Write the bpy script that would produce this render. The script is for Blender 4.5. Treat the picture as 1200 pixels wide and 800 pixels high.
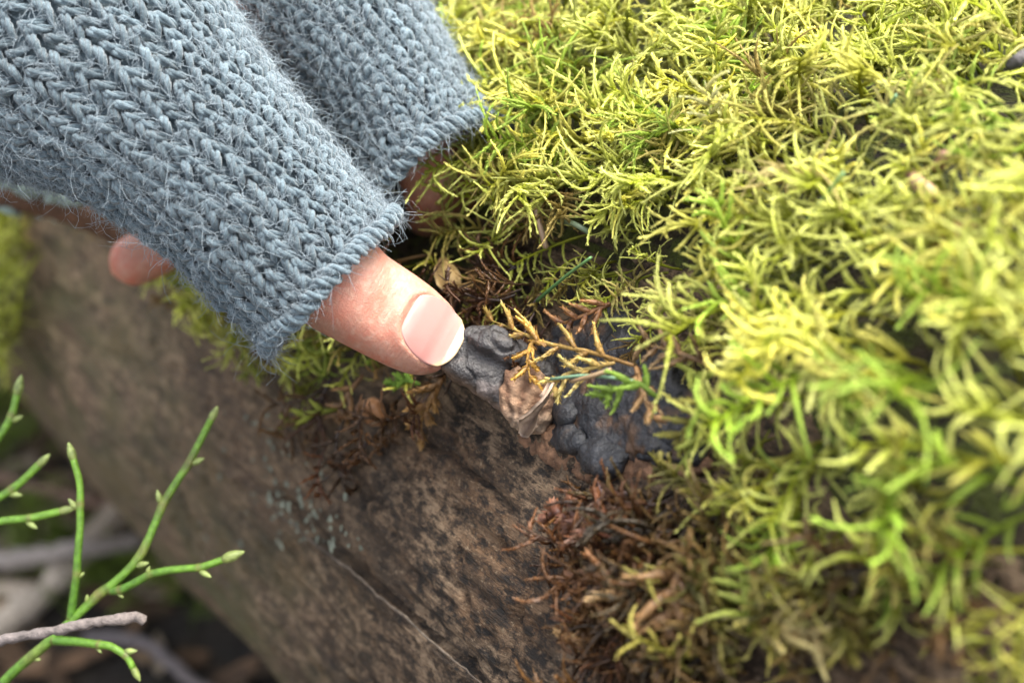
import bpy, math, random
import numpy as np
from mathutils import Vector, Matrix

for o in list(bpy.data.objects): bpy.data.objects.remove(o)
scene = bpy.context.scene
COL = scene.collection
RNG = np.random.default_rng(7)
random.seed(7)

# ------------------------------------------------------------------ camera, sky, sun, exposure
FD = 0.33                                   # focus distance, metres
PITCH = math.radians(36)
FPX = FD*5500.0                             # focal length in photo pixels (1200 wide)
CAM = np.array([0, -FD*math.cos(PITCH), FD*math.sin(PITCH)])
CF = np.array([0, math.cos(PITCH), -math.sin(PITCH)])
CU = np.array([0, math.sin(PITCH), math.cos(PITCH)])
CR = np.array([1.0, 0, 0])
cd = bpy.data.cameras.new('camera'); cam = bpy.data.objects.new('camera', cd); COL.objects.link(cam)
cam.location = CAM; cam.rotation_euler = (math.pi/2-PITCH, 0, 0)
cd.sensor_width = 36; cd.lens = FPX/1200*36; cd.clip_start = 0.005; cd.clip_end = 500
cd.dof.use_dof = True; cd.dof.focus_distance = FD-0.008; cd.dof.aperture_fstop = 9.5
scene.camera = cam

SUN_EL, SUN_AZ = math.radians(70), math.radians(72)      # azimuth from +Y (away from camera) towards +X
w = bpy.data.worlds.new('World'); scene.world = w; w.use_nodes = True
nt = w.node_tree; nt.nodes.clear()
sky = nt.nodes.new('ShaderNodeTexSky'); sky.sky_type = 'NISHITA'; sky.sun_disc = False
sky.sun_elevation = SUN_EL; sky.sun_rotation = SUN_AZ
sky.air_density = 1.0; sky.dust_density = 4.0; sky.ozone_density = 0.6
bg = nt.nodes.new('ShaderNodeBackground'); bg.inputs[1].default_value = 0.095
wo = nt.nodes.new('ShaderNodeOutputWorld')
hs = nt.nodes.new('ShaderNodeHueSaturation'); hs.inputs['Saturation'].default_value = 0.35      # grey overcast
nt.links.new(sky.outputs[0], hs.inputs['Color']); nt.links.new(hs.outputs[0], bg.inputs[0]); nt.links.new(bg.outputs[0], wo.inputs[0])
sd = bpy.data.lights.new('sun', 'SUN'); sd.energy = 1.5; sd.angle = math.radians(45); sd.color = (1.0, 0.95, 0.86)
sun = bpy.data.objects.new('sun', sd); COL.objects.link(sun)
sdir = Vector((math.sin(SUN_AZ)*math.cos(SUN_EL), math.cos(SUN_AZ)*math.cos(SUN_EL), math.sin(SUN_EL)))
sun.rotation_euler = sdir.to_track_quat('Z', 'Y').to_euler(); sun.location = (0.5, 0.6, 1.5)
vs = scene.view_settings
vs.view_transform = 'Standard'; vs.look = 'None'; vs.gamma = 1.0; vs.use_curve_mapping = False; vs.exposure = 2.6
scene.render.engine = 'CYCLES'

# ------------------------------------------------------------------ pixel / log geometry
def ray(x, y): return CF + (x-600)/FPX*CR - (y-400)/FPX*CU
def pix(x, y, d): return CAM + d*ray(x, y)
def proj(P):
    v = np.atleast_2d(P)-CAM; d = v@CF
    return np.stack([600+FPX*(v@CR)/d, 400-FPX*(v@CU)/d, d], -1)
LTH, LTAU, LR, LPH = math.radians(55.8), math.radians(11.5), 0.134, math.radians(50.1)
LA = np.array([math.cos(LTH)*math.cos(LTAU), -math.sin(LTH)*math.cos(LTAU), math.sin(LTAU)])
LN = np.array([-math.sin(LTH), -math.cos(LTH), 0.0])
LZ = np.cross(LN, LA); LZ = LZ if LZ[2] > 0 else -LZ
LO = pix(600, 500, FD+0.003) - LR*(math.sin(LPH)*LN+math.cos(LPH)*LZ)
def hit(x, y, lift=0.0):                     # where the pixel's ray meets the log (radius + lift)
    d = ray(x, y); dp = d-(d@LA)*LA; wv = CAM-LO; wp = wv-(wv@LA)*LA
    A = dp@dp; B = 2*dp@wp; c = wp@wp-(LR+lift)**2; disc = max(B*B-4*A*c, 0.0)
    return CAM + (-B-math.sqrt(disc))/(2*A)*d
def hdepth(x, y, lift=0.0): return float((hit(x, y, lift)-CAM)@CF)
def sphi(P):
    v = np.atleast_2d(P)-LO; return v@LA, np.arctan2(v@LN, v@LZ)
def logpt(s, ph, r):
    s, ph, r = np.broadcast_arrays(s, ph, r)
    return LO + s[..., None]*LA + (r*np.sin(ph))[..., None]*LN + (r*np.cos(ph))[..., None]*LZ
def lnorm(P):
    s, ph = sphi(P); return np.sin(ph)[:, None]*LN+np.cos(ph)[:, None]*LZ

# ------------------------------------------------------------------ noise
def _hash(ix, iy, iz, seed):
    h = (ix.astype(np.int64)*374761393 + iy.astype(np.int64)*668265263 + iz.astype(np.int64)*2147483647 + seed*974711) & 0xffffffff
    h = ((h ^ (h >> 13))*1274126177) & 0xffffffff
    h = (h ^ (h >> 16)) & 0xffffffff
    h = (h*2246822519) & 0xffffffff
    return ((h ^ (h >> 15)) & 0xffffff)/float(0xffffff)
def vnoise(P, seed=0):
    P = np.asarray(P, float); i = np.floor(P).astype(np.int64); f = P-i; f = f*f*(3-2*f); r = 0
    for dx in (0, 1):
        for dy in (0, 1):
            for dz in (0, 1):
                wgt = (f[..., 0] if dx else 1-f[..., 0])*(f[..., 1] if dy else 1-f[..., 1])*(f[..., 2] if dz else 1-f[..., 2])
                r = r + wgt*_hash(i[..., 0]+dx, i[..., 1]+dy, i[..., 2]+dz, seed)
    return r
def fbm(P, seed=0, oct=4):
    a, t, s = 0.5, 0.0, 0.0; P = np.asarray(P, float)
    for k in range(oct):
        t = t+a*vnoise(P*(2**k), seed+k*17); s += a; a *= 0.5
    return t/s
def smooth(a, b, x):
    t = np.clip((x-a)/(b-a), 0, 1); return t*t*(3-2*t)

# ------------------------------------------------------------------ mesh helpers
def mesh_data(name, V, F, mat=None, col=None, flat=False):
    V = np.asarray(V, np.float32); me = bpy.data.meshes.new(name)
    Fs = F if isinstance(F, list) else [F]
    Fs = [np.asarray(f, np.int32) for f in Fs if len(f)]
    tot = np.concatenate([np.full(len(f), f.shape[1], np.int32) for f in Fs])
    idx = np.concatenate([f.ravel() for f in Fs])
    me.vertices.add(len(V)); me.vertices.foreach_set('co', V.ravel())
    me.loops.add(len(idx)); me.loops.foreach_set('vertex_index', idx)
    me.polygons.add(len(tot)); st = np.concatenate([[0], np.cumsum(tot)[:-1]]).astype(np.int32)
    me.polygons.foreach_set('loop_start', st); me.polygons.foreach_set('loop_total', tot)
    if not flat: me.polygons.foreach_set('use_smooth', np.ones(len(tot), bool))
    if col is not None:
        at = me.color_attributes.new('Col', 'FLOAT_COLOR', 'POINT')
        c = np.ones((len(V), 4), np.float32); c[:, :3] = col; at.data.foreach_set('color', c.ravel())
    me.update(calc_edges=True); me.validate()
    if mat: me.materials.append(mat)
    return me
def add(name, V, F, mat=None, parent=None, col=None, flat=False):
    o = bpy.data.objects.new(name, mesh_data(name, V, F, mat, col, flat)); COL.objects.link(o)
    if parent: o.parent = parent
    return o
def tag(o, label=None, cat=None, group=None, kind=None):
    if label: o['label'] = label
    if cat: o['category'] = cat
    if group: o['group'] = group
    if kind: o['kind'] = kind
    return o
def empty(name, loc=(0, 0, 0)):
    e = bpy.data.objects.new(name, None); COL.objects.link(e); e.location = loc; e.empty_display_size = 0.005
    return e
def centre(root):                             # move an Empty's origin to its parts' lowest point without moving them
    return root
class Acc:
    def __init__(s): s.V, s.T, s.Q, s.C, s.n = [], [], [], [], 0
    def put(s, V, Q=None, T=None, C=None):
        V = np.asarray(V, float)
        s.V.append(V)
        if Q is not None and len(Q): s.Q.append(np.asarray(Q)+s.n)
        if T is not None and len(T): s.T.append(np.asarray(T)+s.n)
        s.C.append(np.broadcast_to(np.asarray(C if C is not None else (1, 1, 1), float), (len(V), 3))); s.n += len(V)
    def build(s, name, mat, parent=None, flat=False):
        F = []
        if s.Q: F.append(np.concatenate(s.Q))
        if s.T: F.append(np.concatenate(s.T))
        return add(name, np.concatenate(s.V), F, mat, parent, np.concatenate(s.C), flat)
def spline(P, n):                             # Catmull-Rom through rows of P (any width)
    P = np.asarray(P, float); m = len(P)
    if m == 2: return P[0]+(P[1]-P[0])*np.linspace(0, 1, n)[:, None]
    E = np.vstack([2*P[0]-P[1], P, 2*P[-1]-P[-2]])
    seg = np.linalg.norm(np.diff(P[:, :min(3, P.shape[1])], axis=0), axis=1)+1e-9; cum = np.concatenate([[0], np.cumsum(seg)])
    u = np.linspace(0, cum[-1], n); k = np.clip(np.searchsorted(cum, u, 'right')-1, 0, m-2)
    t = ((u-cum[k])/seg[k])[:, None]; p0, p1, p2, p3 = E[k], E[k+1], E[k+2], E[k+3]
    return 0.5*((2*p1)+(-p0+p2)*t+(2*p0-5*p1+4*p2-p3)*t*t+(-p0+3*p1-3*p2+p3)*t**3)
def nrm(v): return v/(np.linalg.norm(v, axis=-1, keepdims=True)+1e-12)
def frames(C, ref):
    T = nrm(np.gradient(C, axis=0)); ref = np.broadcast_to(np.asarray(ref, float), C.shape)
    N = nrm(ref-(ref*T).sum(-1, keepdims=True)*T); B = np.cross(T, N)
    return T, N, B
def tube(C, r, sides=6, ref=None, cap=True, r2=None, rough=0.0, rng=None):
    C = np.asarray(C, float); k = len(C); r = np.broadcast_to(np.asarray(r, float), (k,))
    if ref is None:
        t = nrm(C[-1]-C[0]); ref = np.array([0, 0, 1.0]) if abs(t[2]) < 0.8 else np.array([1.0, 0, 0])
    T, N, B = frames(C, ref); a = np.arange(sides)/sides*2*math.pi
    rr = r[:, None]*np.ones(sides)
    if rough and rng is not None: rr = rr*(1+rough*rng.normal(size=rr.shape))
    rb = rr if r2 is None else rr*(np.asarray(r2)/np.maximum(r, 1e-9))[:, None]
    V = C[:, None]+(rr*np.cos(a))[..., None]*N[:, None]+(rb*np.sin(a))[..., None]*B[:, None]
    V = V.reshape(-1, 3); i = np.arange(k-1)[:, None]*sides; j = np.arange(sides)[None]; j2 = (j+1) % sides
    Q = np.stack([i+j, i+j2, i+sides+j2, i+sides+j], -1).reshape(-1, 4)
    Tt = np.zeros((0, 3), int)
    if cap:
        n = len(V); V = np.vstack([V, C[0]-T[0]*r[0]*0.5, C[-1]+T[-1]*r[-1]*0.5]); jj = np.arange(sides); j3 = (jj+1) % sides; b = (k-1)*sides
        Tt = np.vstack([np.stack([np.full(sides, n), j3, jj], -1), np.stack([np.full(sides, n+1), b+jj, b+j3], -1)])
    return V, Q, Tt

# ------------------------------------------------------------------ materials
def mat(name, base=None, rough=0.6, attr=False, noise=None, bump=None, sss=0, sssr=None, trans=0, sheen=0, coat=0, spec=0.5, mult=None):
    m = bpy.data.materials.new(name); m.use_nodes = True; t = m.node_tree; N = t.nodes; L = t.links
    b = N['Principled BSDF']; b.inputs['Roughness'].default_value = rough; b.inputs['Specular IOR Level'].default_value = spec
    tc = N.new('ShaderNodeTexCoord'); src = None
    if attr:
        a = N.new('ShaderNodeAttribute'); a.attribute_name = 'Col'; src = a.outputs['Color']
    elif base:
        rgb = N.new('ShaderNodeRGB'); rgb.outputs[0].default_value = (*base, 1); src = rgb.outputs[0]
    if noise:                                  # list of (scale, colour, lo, hi)
        for sc, c, lo, hi in noise:
            tx = N.new('ShaderNodeTexNoise'); tx.inputs['Scale'].default_value = sc; tx.inputs['Detail'].default_value = 5
            L.new(tc.outputs['Object'], tx.inputs['Vector'])
            mr = N.new('ShaderNodeMapRange'); mr.inputs[1].default_value = lo; mr.inputs[2].default_value = hi; L.new(tx.outputs[0], mr.inputs[0])
            mx = N.new('ShaderNodeMix'); mx.data_type = 'RGBA'; L.new(mr.outputs[0], mx.inputs['Factor']); L.new(src, mx.inputs['A']); mx.inputs['B'].default_value = (*c, 1)
            src = mx.outputs['Result']
    if mult:
        sc, lo, hi = mult
        tx = N.new('ShaderNodeTexNoise'); tx.inputs['Scale'].default_value = sc; tx.inputs['Detail'].default_value = 4; L.new(tc.outputs['Object'], tx.inputs['Vector'])
        mr = N.new('ShaderNodeMapRange'); mr.inputs[1].default_value = .3; mr.inputs[2].default_value = .7; mr.inputs[3].default_value = lo; mr.inputs[4].default_value = hi; L.new(tx.outputs[0], mr.inputs[0])
        mx = N.new('ShaderNodeVectorMath'); mx.operation = 'SCALE'; L.new(src, mx.inputs[0]); L.new(mr.outputs[0], mx.inputs['Scale']); src = mx.outputs[0]
    L.new(src, b.inputs['Base Color'])
    if bump:
        sc, dist, st = bump
        tx = N.new('ShaderNodeTexNoise'); tx.inputs['Scale'].default_value = sc; tx.inputs['Detail'].default_value = 5; L.new(tc.outputs['Object'], tx.inputs['Vector'])
        bp = N.new('ShaderNodeBump'); bp.inputs['Distance'].default_value = dist; bp.inputs['Strength'].default_value = st
        L.new(tx.outputs[0], bp.inputs['Height']); L.new(bp.outputs[0], b.inputs['Normal'])
    if sss:
        b.inputs['Subsurface Weight'].default_value = sss; b.inputs['Subsurface Radius'].default_value = sssr[:3]; b.inputs['Subsurface Scale'].default_value = sssr[3]
    if sheen: b.inputs['Sheen Weight'].default_value = sheen; b.inputs['Sheen Roughness'].default_value = 0.5
    if coat: b.inputs['Coat Weight'].default_value = coat; b.inputs['Coat Roughness'].default_value = 0.15
    if trans:
        tr = N.new('ShaderNodeBsdfTranslucent'); L.new(src, tr.inputs[0]); ms = N.new('ShaderNodeMixShader'); ms.inputs[0].default_value = trans
        L.new(b.outputs[0], ms.inputs[1]); L.new(tr.outputs[0], ms.inputs[2]); L.new(ms.outputs[0], N['Material Output'].inputs[0])
    return m
M_MOSS = mat('moss', attr=True, spec=.3, rough=0.6, trans=0.35, bump=(2600, .0003, .5), mult=(900, .85, 1.15))
M_DEAD = mat('dry moss', attr=True, rough=0.5, trans=0.08, bump=(2200, .0003, .6), mult=(700, .6, 1.35))
M_MAT = mat('moss litter', (0.035, 0.022, 0.01), 0.9, noise=[(120, (0.05, 0.062, 0.006), .38, .55), (420, (0.012, 0.008, 0.003), .5, .65)], bump=(900, .002, .9))
M_WOOL = mat('grey wool yarn', attr=True, rough=0.9, sheen=0.35, bump=(3800, .0004, .7), mult=(1500, .72, 1.28), spec=.2)
M_FUZZ = mat('wool fibre', (0.26, 0.31, 0.345), 0.8, sheen=0.3, trans=.35, spec=.2)
M_SKIN = mat('skin', (0.42, 0.215, 0.155), 0.5, noise=[(130, (0.47, 0.155, 0.10), .42, .70), (600, (0.50, 0.29, 0.215), .5, .75)], bump=(2600, .00035, .5), sss=0.35, sssr=(1, .35, .2, .0022), spec=.45)
M_NAIL = mat('thumbnail', attr=True, rough=0.3, sss=0.3, sssr=(1, .5, .4, .0015), coat=0.14, bump=(900, .00008, .25))
M_CRUST = mat('dark fungus crust', attr=True, rough=0.5, mult=(500, .55, 1.45), bump=(1600, .0006, .75), noise=[(240, (0.07, 0.055, 0.045), .62, .82)], spec=.5)
M_PORE = mat('brown fungus flesh', attr=True, rough=0.85, mult=(600, .55, 1.4), bump=(1500, .0008, .8))
M_LEAFLET = mat('dry leaf', attr=True, rough=0.6, mult=(400, .6, 1.35), bump=(900, .0005, .6), trans=.1)
M_NEEDLE = mat('needle', attr=True, rough=0.4, trans=.15, mult=(300, .8, 1.2))
M_STEM = mat('green stem', attr=True, rough=0.45, mult=(700, .62, 1.25), trans=.08, bump=(1500, .0004, .5))
M_TWIG = mat('twig bark', attr=True, rough=0.8, mult=(500, .55, 1.4), bump=(1100, .0007, .8))
M_LICHEN = mat('lichen', attr=True, rough=0.9, mult=(600, .7, 1.25), bump=(1500, .0005, .7))
M_LITTER = mat('leaf litter', attr=True, rough=0.75, mult=(150, .6, 1.4), bump=(300, .002, .6))
M_GROUND = mat('forest floor', (0.016, 0.011, 0.007), 0.95, noise=[(30, (0.03, 0.022, 0.012), .45, .65), (12, (0.02, 0.028, 0.006), .55, .7), (220, (0.008, 0.006, 0.004), .5, .7)], bump=(60, .02, .8))

# wood of the log: vertex masks (R tan/grey, G algae, B wet dark) over grain that runs along the local X axis
def wood_mat():
    m = bpy.data.materials.new('weathered wood'); m.use_nodes = True; t = m.node_tree; N = t.nodes; L = t.links; b = N['Principled BSDF']
    tc = N.new('ShaderNodeTexCoord'); at = N.new('ShaderNodeAttribute'); at.attribute_name = 'Col'
    sep = N.new('ShaderNodeSeparateColor'); L.new(at.outputs['Color'], sep.inputs[0])
    def tex(scale, vec, det=6, rgh=.6, out=0):
        mp = N.new('ShaderNodeMapping'); mp.inputs['Scale'].default_value = vec; L.new(tc.outputs['Object'], mp.inputs[0])
        x = N.new('ShaderNodeTexNoise'); x.inputs['Scale'].default_value = scale; x.inputs['Detail'].default_value = det; x.inputs['Roughness'].default_value = rgh
        L.new(mp.outputs[0], x.inputs['Vector']); return x.outputs[out]
    def rng_(s, a, bb, c=0., d=1.):
        r = N.new('ShaderNodeMapRange'); r.interpolation_type = 'SMOOTHSTEP'
        for q, v in zip((1, 2, 3, 4), (a, bb, c, d)): r.inputs[q].default_value = v
        L.new(s, r.inputs[0]); return r.outputs[0]
    def mixc(f, A, Bc):
        x = N.new('ShaderNodeMix'); x.data_type = 'RGBA'
        if isinstance(f, float): x.inputs['Factor'].default_value = f
        else: L.new(f, x.inputs['Factor'])
        for s_, k in ((A, 'A'), (Bc, 'B')):
            if isinstance(s_, tuple): x.inputs[k].default_value = (*s_, 1)
            else: L.new(s_, x.inputs[k])
        return x.outputs['Result']
    def mul(a, bb):
        x = N.new('ShaderNodeMath'); x.operation = 'MULTIPLY'
        for i, v in enumerate((a, bb)):
            if isinstance(v, float): x.inputs[i].default_value = v
            else: L.new(v, x.inputs[i])
        return x.outputs[0]
    grain = tex(1, (120, 700, 700)); fine = tex(1, (420, 1600, 1600), 4); mott = tex(1, (190, 320, 320), 9, .76); big = tex(1, (22, 38, 38), 5); big2 = tex(1, (34, 75, 77), 6, .65); spk = tex(1, (900, 1150, 1150), 3, .7)
    base = mixc(rng_(grain, .35, .65), (0.055, 0.034, 0.020), (0.125, 0.078, 0.046))
    tan = mixc(rng_(grain, .3, .7), (0.21, 0.135, 0.08), (0.37, 0.265, 0.17))
    c = mixc(mul(rng_(mott, .44, .60), rng_(sep.outputs[0], 0., 1., .25, 1.)), base, tan)
    c = mixc(mul(rng_(big, .5, .66), .55), c, (0.13, 0.06, 0.022))
    c = mixc(mul(rng_(big2, .47, .60), .6), c, (0.020, 0.013, 0.009))
    c = mixc(mul(rng_(spk, .58, .67), .7), c, (0.30, 0.22, 0.14))
    c = mixc(mul(rng_(mott, .40, .56, 1., .12), sep.outputs[2]), c, (0.010, 0.0075, 0.006))
    c = mixc(mul(rng_(fine, .52, .66), .28), c, (0.018, 0.013, 0.010))
    c = mixc(mul(rng_(big, .36, .60), sep.outputs[1]), c, (0.075, 0.080, 0.030))
    L.new(c, b.inputs['Base Color']); L.new(rng_(mott, .3, .7, .5, .9), b.inputs['Roughness']); b.inputs['Specular IOR Level'].default_value = .35
    h = N.new('ShaderNodeMath'); h.operation = 'ADD'; L.new(grain, h.inputs[0]); L.new(mott, h.inputs[1])
    h2 = N.new('ShaderNodeMath'); h2.operation = 'ADD'; L.new(h.outputs[0], h2.inputs[0]); L.new(fine, h2.inputs[1])
    bp = N.new('ShaderNodeBump'); bp.inputs['Distance'].default_value = .0011; bp.inputs['Strength'].default_value = .85
    L.new(h2.outputs[0], bp.inputs['Height']); L.new(bp.outputs[0], b.inputs['Normal'])
    return m
M_WOOD = wood_mat()

# ------------------------------------------------------------------ ground
def axis_z(x, y):                              # height of the log's axis line beside a ground point, levelled off far away
    s = (x-LO[0])*LA[0]+(y-LO[1])*LA[1]; s = s/(LA[0]**2+LA[1]**2)
    s = 1.1*np.tanh(s/1.1); return LO[2]+s*LA[2]
def ground_z(x, y):
    P = np.stack([x*6, y*6, np.zeros_like(x)], -1)
    return axis_z(x, y)-LR-0.035+0.05*(fbm(P, 3, 4)-.5)*np.clip(1.5-np.hypot(x, y)/40, .2, 1)
def axis_coords():
    a = np.linspace(-1.2, 1.2, 81); b = 1.2*(np.exp(np.linspace(0, 5.2, 40))[1:]); return np.concatenate([-b[::-1], a, b])
gx = axis_coords(); X, Y = np.meshgrid(gx, gx, indexing='ij'); Zg = ground_z(X, Y); n = len(gx)
i, j = np.meshgrid(np.arange(n-1), np.arange(n-1), indexing='ij')
Q = np.stack([i*n+j, (i+1)*n+j, (i+1)*n+j+1, i*n+j+1], -1).reshape(-1, 4)
tag(add('forest_floor', np.stack([X, Y, Zg], -1).reshape(-1, 3), Q, M_GROUND), 'dark shaded forest floor of soil and litter below the log', 'ground', kind='structure')

# ------------------------------------------------------------------ the log
def build_log():
    s = np.unique(np.concatenate([np.linspace(-1.6, -.5, 50), np.linspace(-.5, -.22, 70), np.linspace(-.22, .16, 340), np.linspace(.16, .7, 60)]))
    p = np.unique(np.concatenate([np.radians(np.linspace(-180, 30, 60)), np.radians(np.linspace(30, 135, 210)), np.radians(np.linspace(135, 180, 20))]))[:-1]
    S, Ph = np.meshgrid(s, p, indexing='ij')
    cyl = np.stack([S*14, np.sin(Ph)*2.2, np.cos(Ph)*2.2], -1)
    r = LR + 0.010*(fbm(cyl, 5, 3)-.5)*smooth(.0, .08, np.abs(S)+.02)
    fib = np.stack([S*60, np.sin(Ph)*70, np.cos(Ph)*70], -1)
    r += 0.0016*(fbm(fib, 9, 3)-.5)
    r -= .0011*smooth(.54, .66, fbm(np.stack([S*16, np.sin(Ph)*46, np.cos(Ph)*46], -1), 71, 3))
    pit = np.stack([S*170, np.sin(Ph)*32, np.cos(Ph)*32], -1)
    r -= 0.0016*smooth(.62, .78, fbm(pit, 21, 3))
    # cracks and a raised splinter that follow the grain
    def line(pts, wob=.0006, seed=0):
        sp = np.array([[*map(float, (q[0][0], q[1][0]))] for q in (sphi(hit(x, y)) for x, y in pts)])
        o = np.argsort(sp[:, 0]); sp = sp[o]
        ph = np.interp(S, sp[:, 0], sp[:, 1]); nz = (vnoise(np.stack([S*180, S*0+seed, S*0], -1), seed)-.5)*2*wob/LR
        d = np.abs(Ph-ph-nz)*LR; inside = smooth(sp[0, 0]-.012, sp[0, 0]+.004, S)*(1-smooth(sp[-1, 0]-.004, sp[-1, 0]+.012, S))
        return d, inside
    for pts, wd, dp, seed in (([(265, 545), (330, 598), (440, 690), (560, 795)], .0013, .0045, 1), ([(470, 500), (520, 530), (592, 590)], .0007, .004, 2),
                              ([(40, 415), (80, 470), (118, 520)], .0035, .009, 3), ([(690, 620), (760, 700), (800, 770)], .0006, .0025, 4),
                              ([(380, 560), (430, 615), (520, 700)], .0005, .0012, 5), ([(560, 690), (640, 770), (700, 840)], .0006, .0016, 6), ([(250, 600), (330, 700), (400, 790)], .0008, .002, 7)):
        d, ins = line(pts, seed=seed); r -= ins*dp*np.exp(-(d/wd)**2)
    d, ins = line([(262, 552), (330, 606), (440, 698), (560, 803)], seed=1); r += ins*.0016*np.exp(-((d)/.0011)**2)
    vs_, vp = sphi(hit(652, 600)); dd = np.abs(S-vs_[0])                               # short cross crack under the fungus
    r -= .002*np.exp(-(dd/.0006)**2)*smooth(.30, .26, np.abs(Ph-vp[0]-.12)*1.0)
    r += .03*smooth(.25, .7, S)                # butt flare, out of view
    V = np.stack([S, r*np.sin(Ph), r*np.cos(Ph)], -1)
    W = logpt(S, Ph, r); pj = proj(W.reshape(-1, 3)).reshape(*S.shape, 3); px, py = pj[..., 0], pj[..., 1]
    nz = fbm(np.stack([S*45, np.sin(Ph)*7, np.cos(Ph)*7], -1), 31, 4)
    wet = np.clip(smooth(250, 620, px*0.8+py*.15+260*(nz-.5))*(1-smooth(760, 1020, px)*.6), 0, 1)
    wet = np.clip(wet*(1-.55*smooth(.52, .66, nz))*1.4, 0, 1)
    tan = np.clip(.35+.9*(nz-.35)+.5*smooth(300, 60, px), 0, 1)
    alg = np.clip(smooth(420, 60, px-.15*(py-500))*.55+.6*smooth(560, 760, py)*smooth(480, 200, px), 0, .85)
    colr = np.stack([tan, alg, wet], -1)
    ns, npn = S.shape; i, j = np.meshgrid(np.arange(ns-1), np.arange(npn), indexing='ij'); j2 = (j+1) % npn
    Q = np.stack([i*npn+j, i*npn+j2, (i+1)*npn+j2, (i+1)*npn+j], -1).reshape(-1, 4)
    Vf = V.reshape(-1, 3); k = len(Vf); Vf = np.vstack([Vf, [s[0]-.03, 0, 0], [s[-1]+.02, 0, 0]]); jj = np.arange(npn); j3 = (jj+1) % npn
    T = np.vstack([np.stack([np.full(npn, k), j3, jj], -1), np.stack([np.full(npn, k+1), (ns-1)*npn+jj, (ns-1)*npn+j3], -1)])
    o = add('fallen_log', Vf, [Q, T], M_WOOD, None, np.vstack([colr.reshape(-1, 3), [[.5, 0, .3]]*2]))
    o.matrix_world = Matrix(((LA[0], LN[0], LZ[0], LO[0]), (LA[1], LN[1], LZ[1], LO[1]), (LA[2], LN[2], LZ[2], LO[2]), (0, 0, 0, 1)))
    tag(o, 'weathered brown fallen log without bark, its crown covered in moss', 'log')
    return o
LOG = build_log()
def splinter(pts, r, c0, c1, seed):
    rng = np.random.default_rng(seed); P = spline(np.array([hit(x, y, .0005) for x, y in pts]), 60); s_, p_ = sphi(P); p_ = p_+(fbm(np.stack([s_*140, s_*0, s_*0+seed], -1), 3, 3)-.5)*.012; rad = LR+.0004+rng.normal(0, .00012, 60)
    L_ = np.stack([s_, rad*np.sin(p_), rad*np.cos(p_)], -1); t = np.linspace(0, 1, 60); rr = r*np.sin(np.pi*np.clip(t*.96+.02, 0, 1))**.35*(1+.25*(vnoise(np.stack([t*30, t*0, t*0+seed], -1), seed)-.5)*2)
    V, Q, T = tube(L_, rr, 6, (0, 1, 0)); q = vnoise(V*np.array([300, 300, 300]), seed)[:, None]; add('splinter', V, [Q, T], M_TWIG, LOG, np.array(c0)*(1-q)+np.array(c1)*q)
splinter([(318, 596), (380, 645), (440, 694), (500, 745), (566, 802)], .00036, (.06, .045, .033), (.15, .115, .085), 1)
splinter([(700, 575), (708, 600), (722, 628), (740, 655)], .0004, (.05, .035, .025), (.16, .11, .07), 3)

# ------------------------------------------------------------------ moss
_sh = {}
def arc(rng, p0, d0, L, k, bend, droop):
    pts = [p0]; d = nrm(d0); st = L/(k-1)
    for _ in range(k-1):
        pts.append(pts[-1]+d*st); d = nrm(d+bend*st*190+np.array([0, 0, -1.])*droop*st*100)
    return np.array(pts)
def branch_mesh(rng, P, r0, sides, leaves, leafl=.0012, flare=.36):
    """a shoot branch: tapered core tube, pointed leaf scales standing off it; returns V,Q,T,tip"""
    k = len(P); t = np.linspace(0, 1, k); r = r0*(.75+.5*np.sin(np.pi*np.minimum(t*1.4, 1))*.6)*(1-.65*t**2.5)
    V, Q, T = tube(P, np.maximum(r, r0*.15), sides); tip = np.concatenate([np.repeat(t, sides), [0, 1]])
    if leaves:
        u = np.sort(rng.random(leaves))*.97; q = np.stack([np.interp(u, t, P[:, c]) for c in range(3)], -1)
        tg = nrm(np.stack([np.interp(u, t, np.gradient(P[:, c])) for c in range(3)], -1)); rr = np.interp(u, t, r)
        rd = rng.normal(size=(leaves, 3)); rd = nrm(rd-(rd*tg).sum(-1, keepdims=True)*tg); sd_ = np.cross(tg, rd)
        ll = leafl*rng.uniform(.7, 1.3, leaves)*(1-.45*u); wl = ll*.30
        b = q+rd*rr[:, None]*.55
        A = b+sd_*wl[:, None]; B = b-sd_*wl[:, None]; Cc = b+tg*(ll*.85)[:, None]+rd*(ll*flare)[:, None]
        n = len(V); LV = np.stack([A, B, Cc], 1).reshape(-1, 3); V = np.vstack([V, LV]); T = np.vstack([T, n+np.arange(leaves*3).reshape(-1, 3)])
        tip = np.concatenate([tip, np.repeat(np.minimum(u*.9+.1, 1), 3)+np.tile([0, 0, .12], leaves)])
    return V, Q, T, np.clip(tip, 0, 1)
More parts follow.
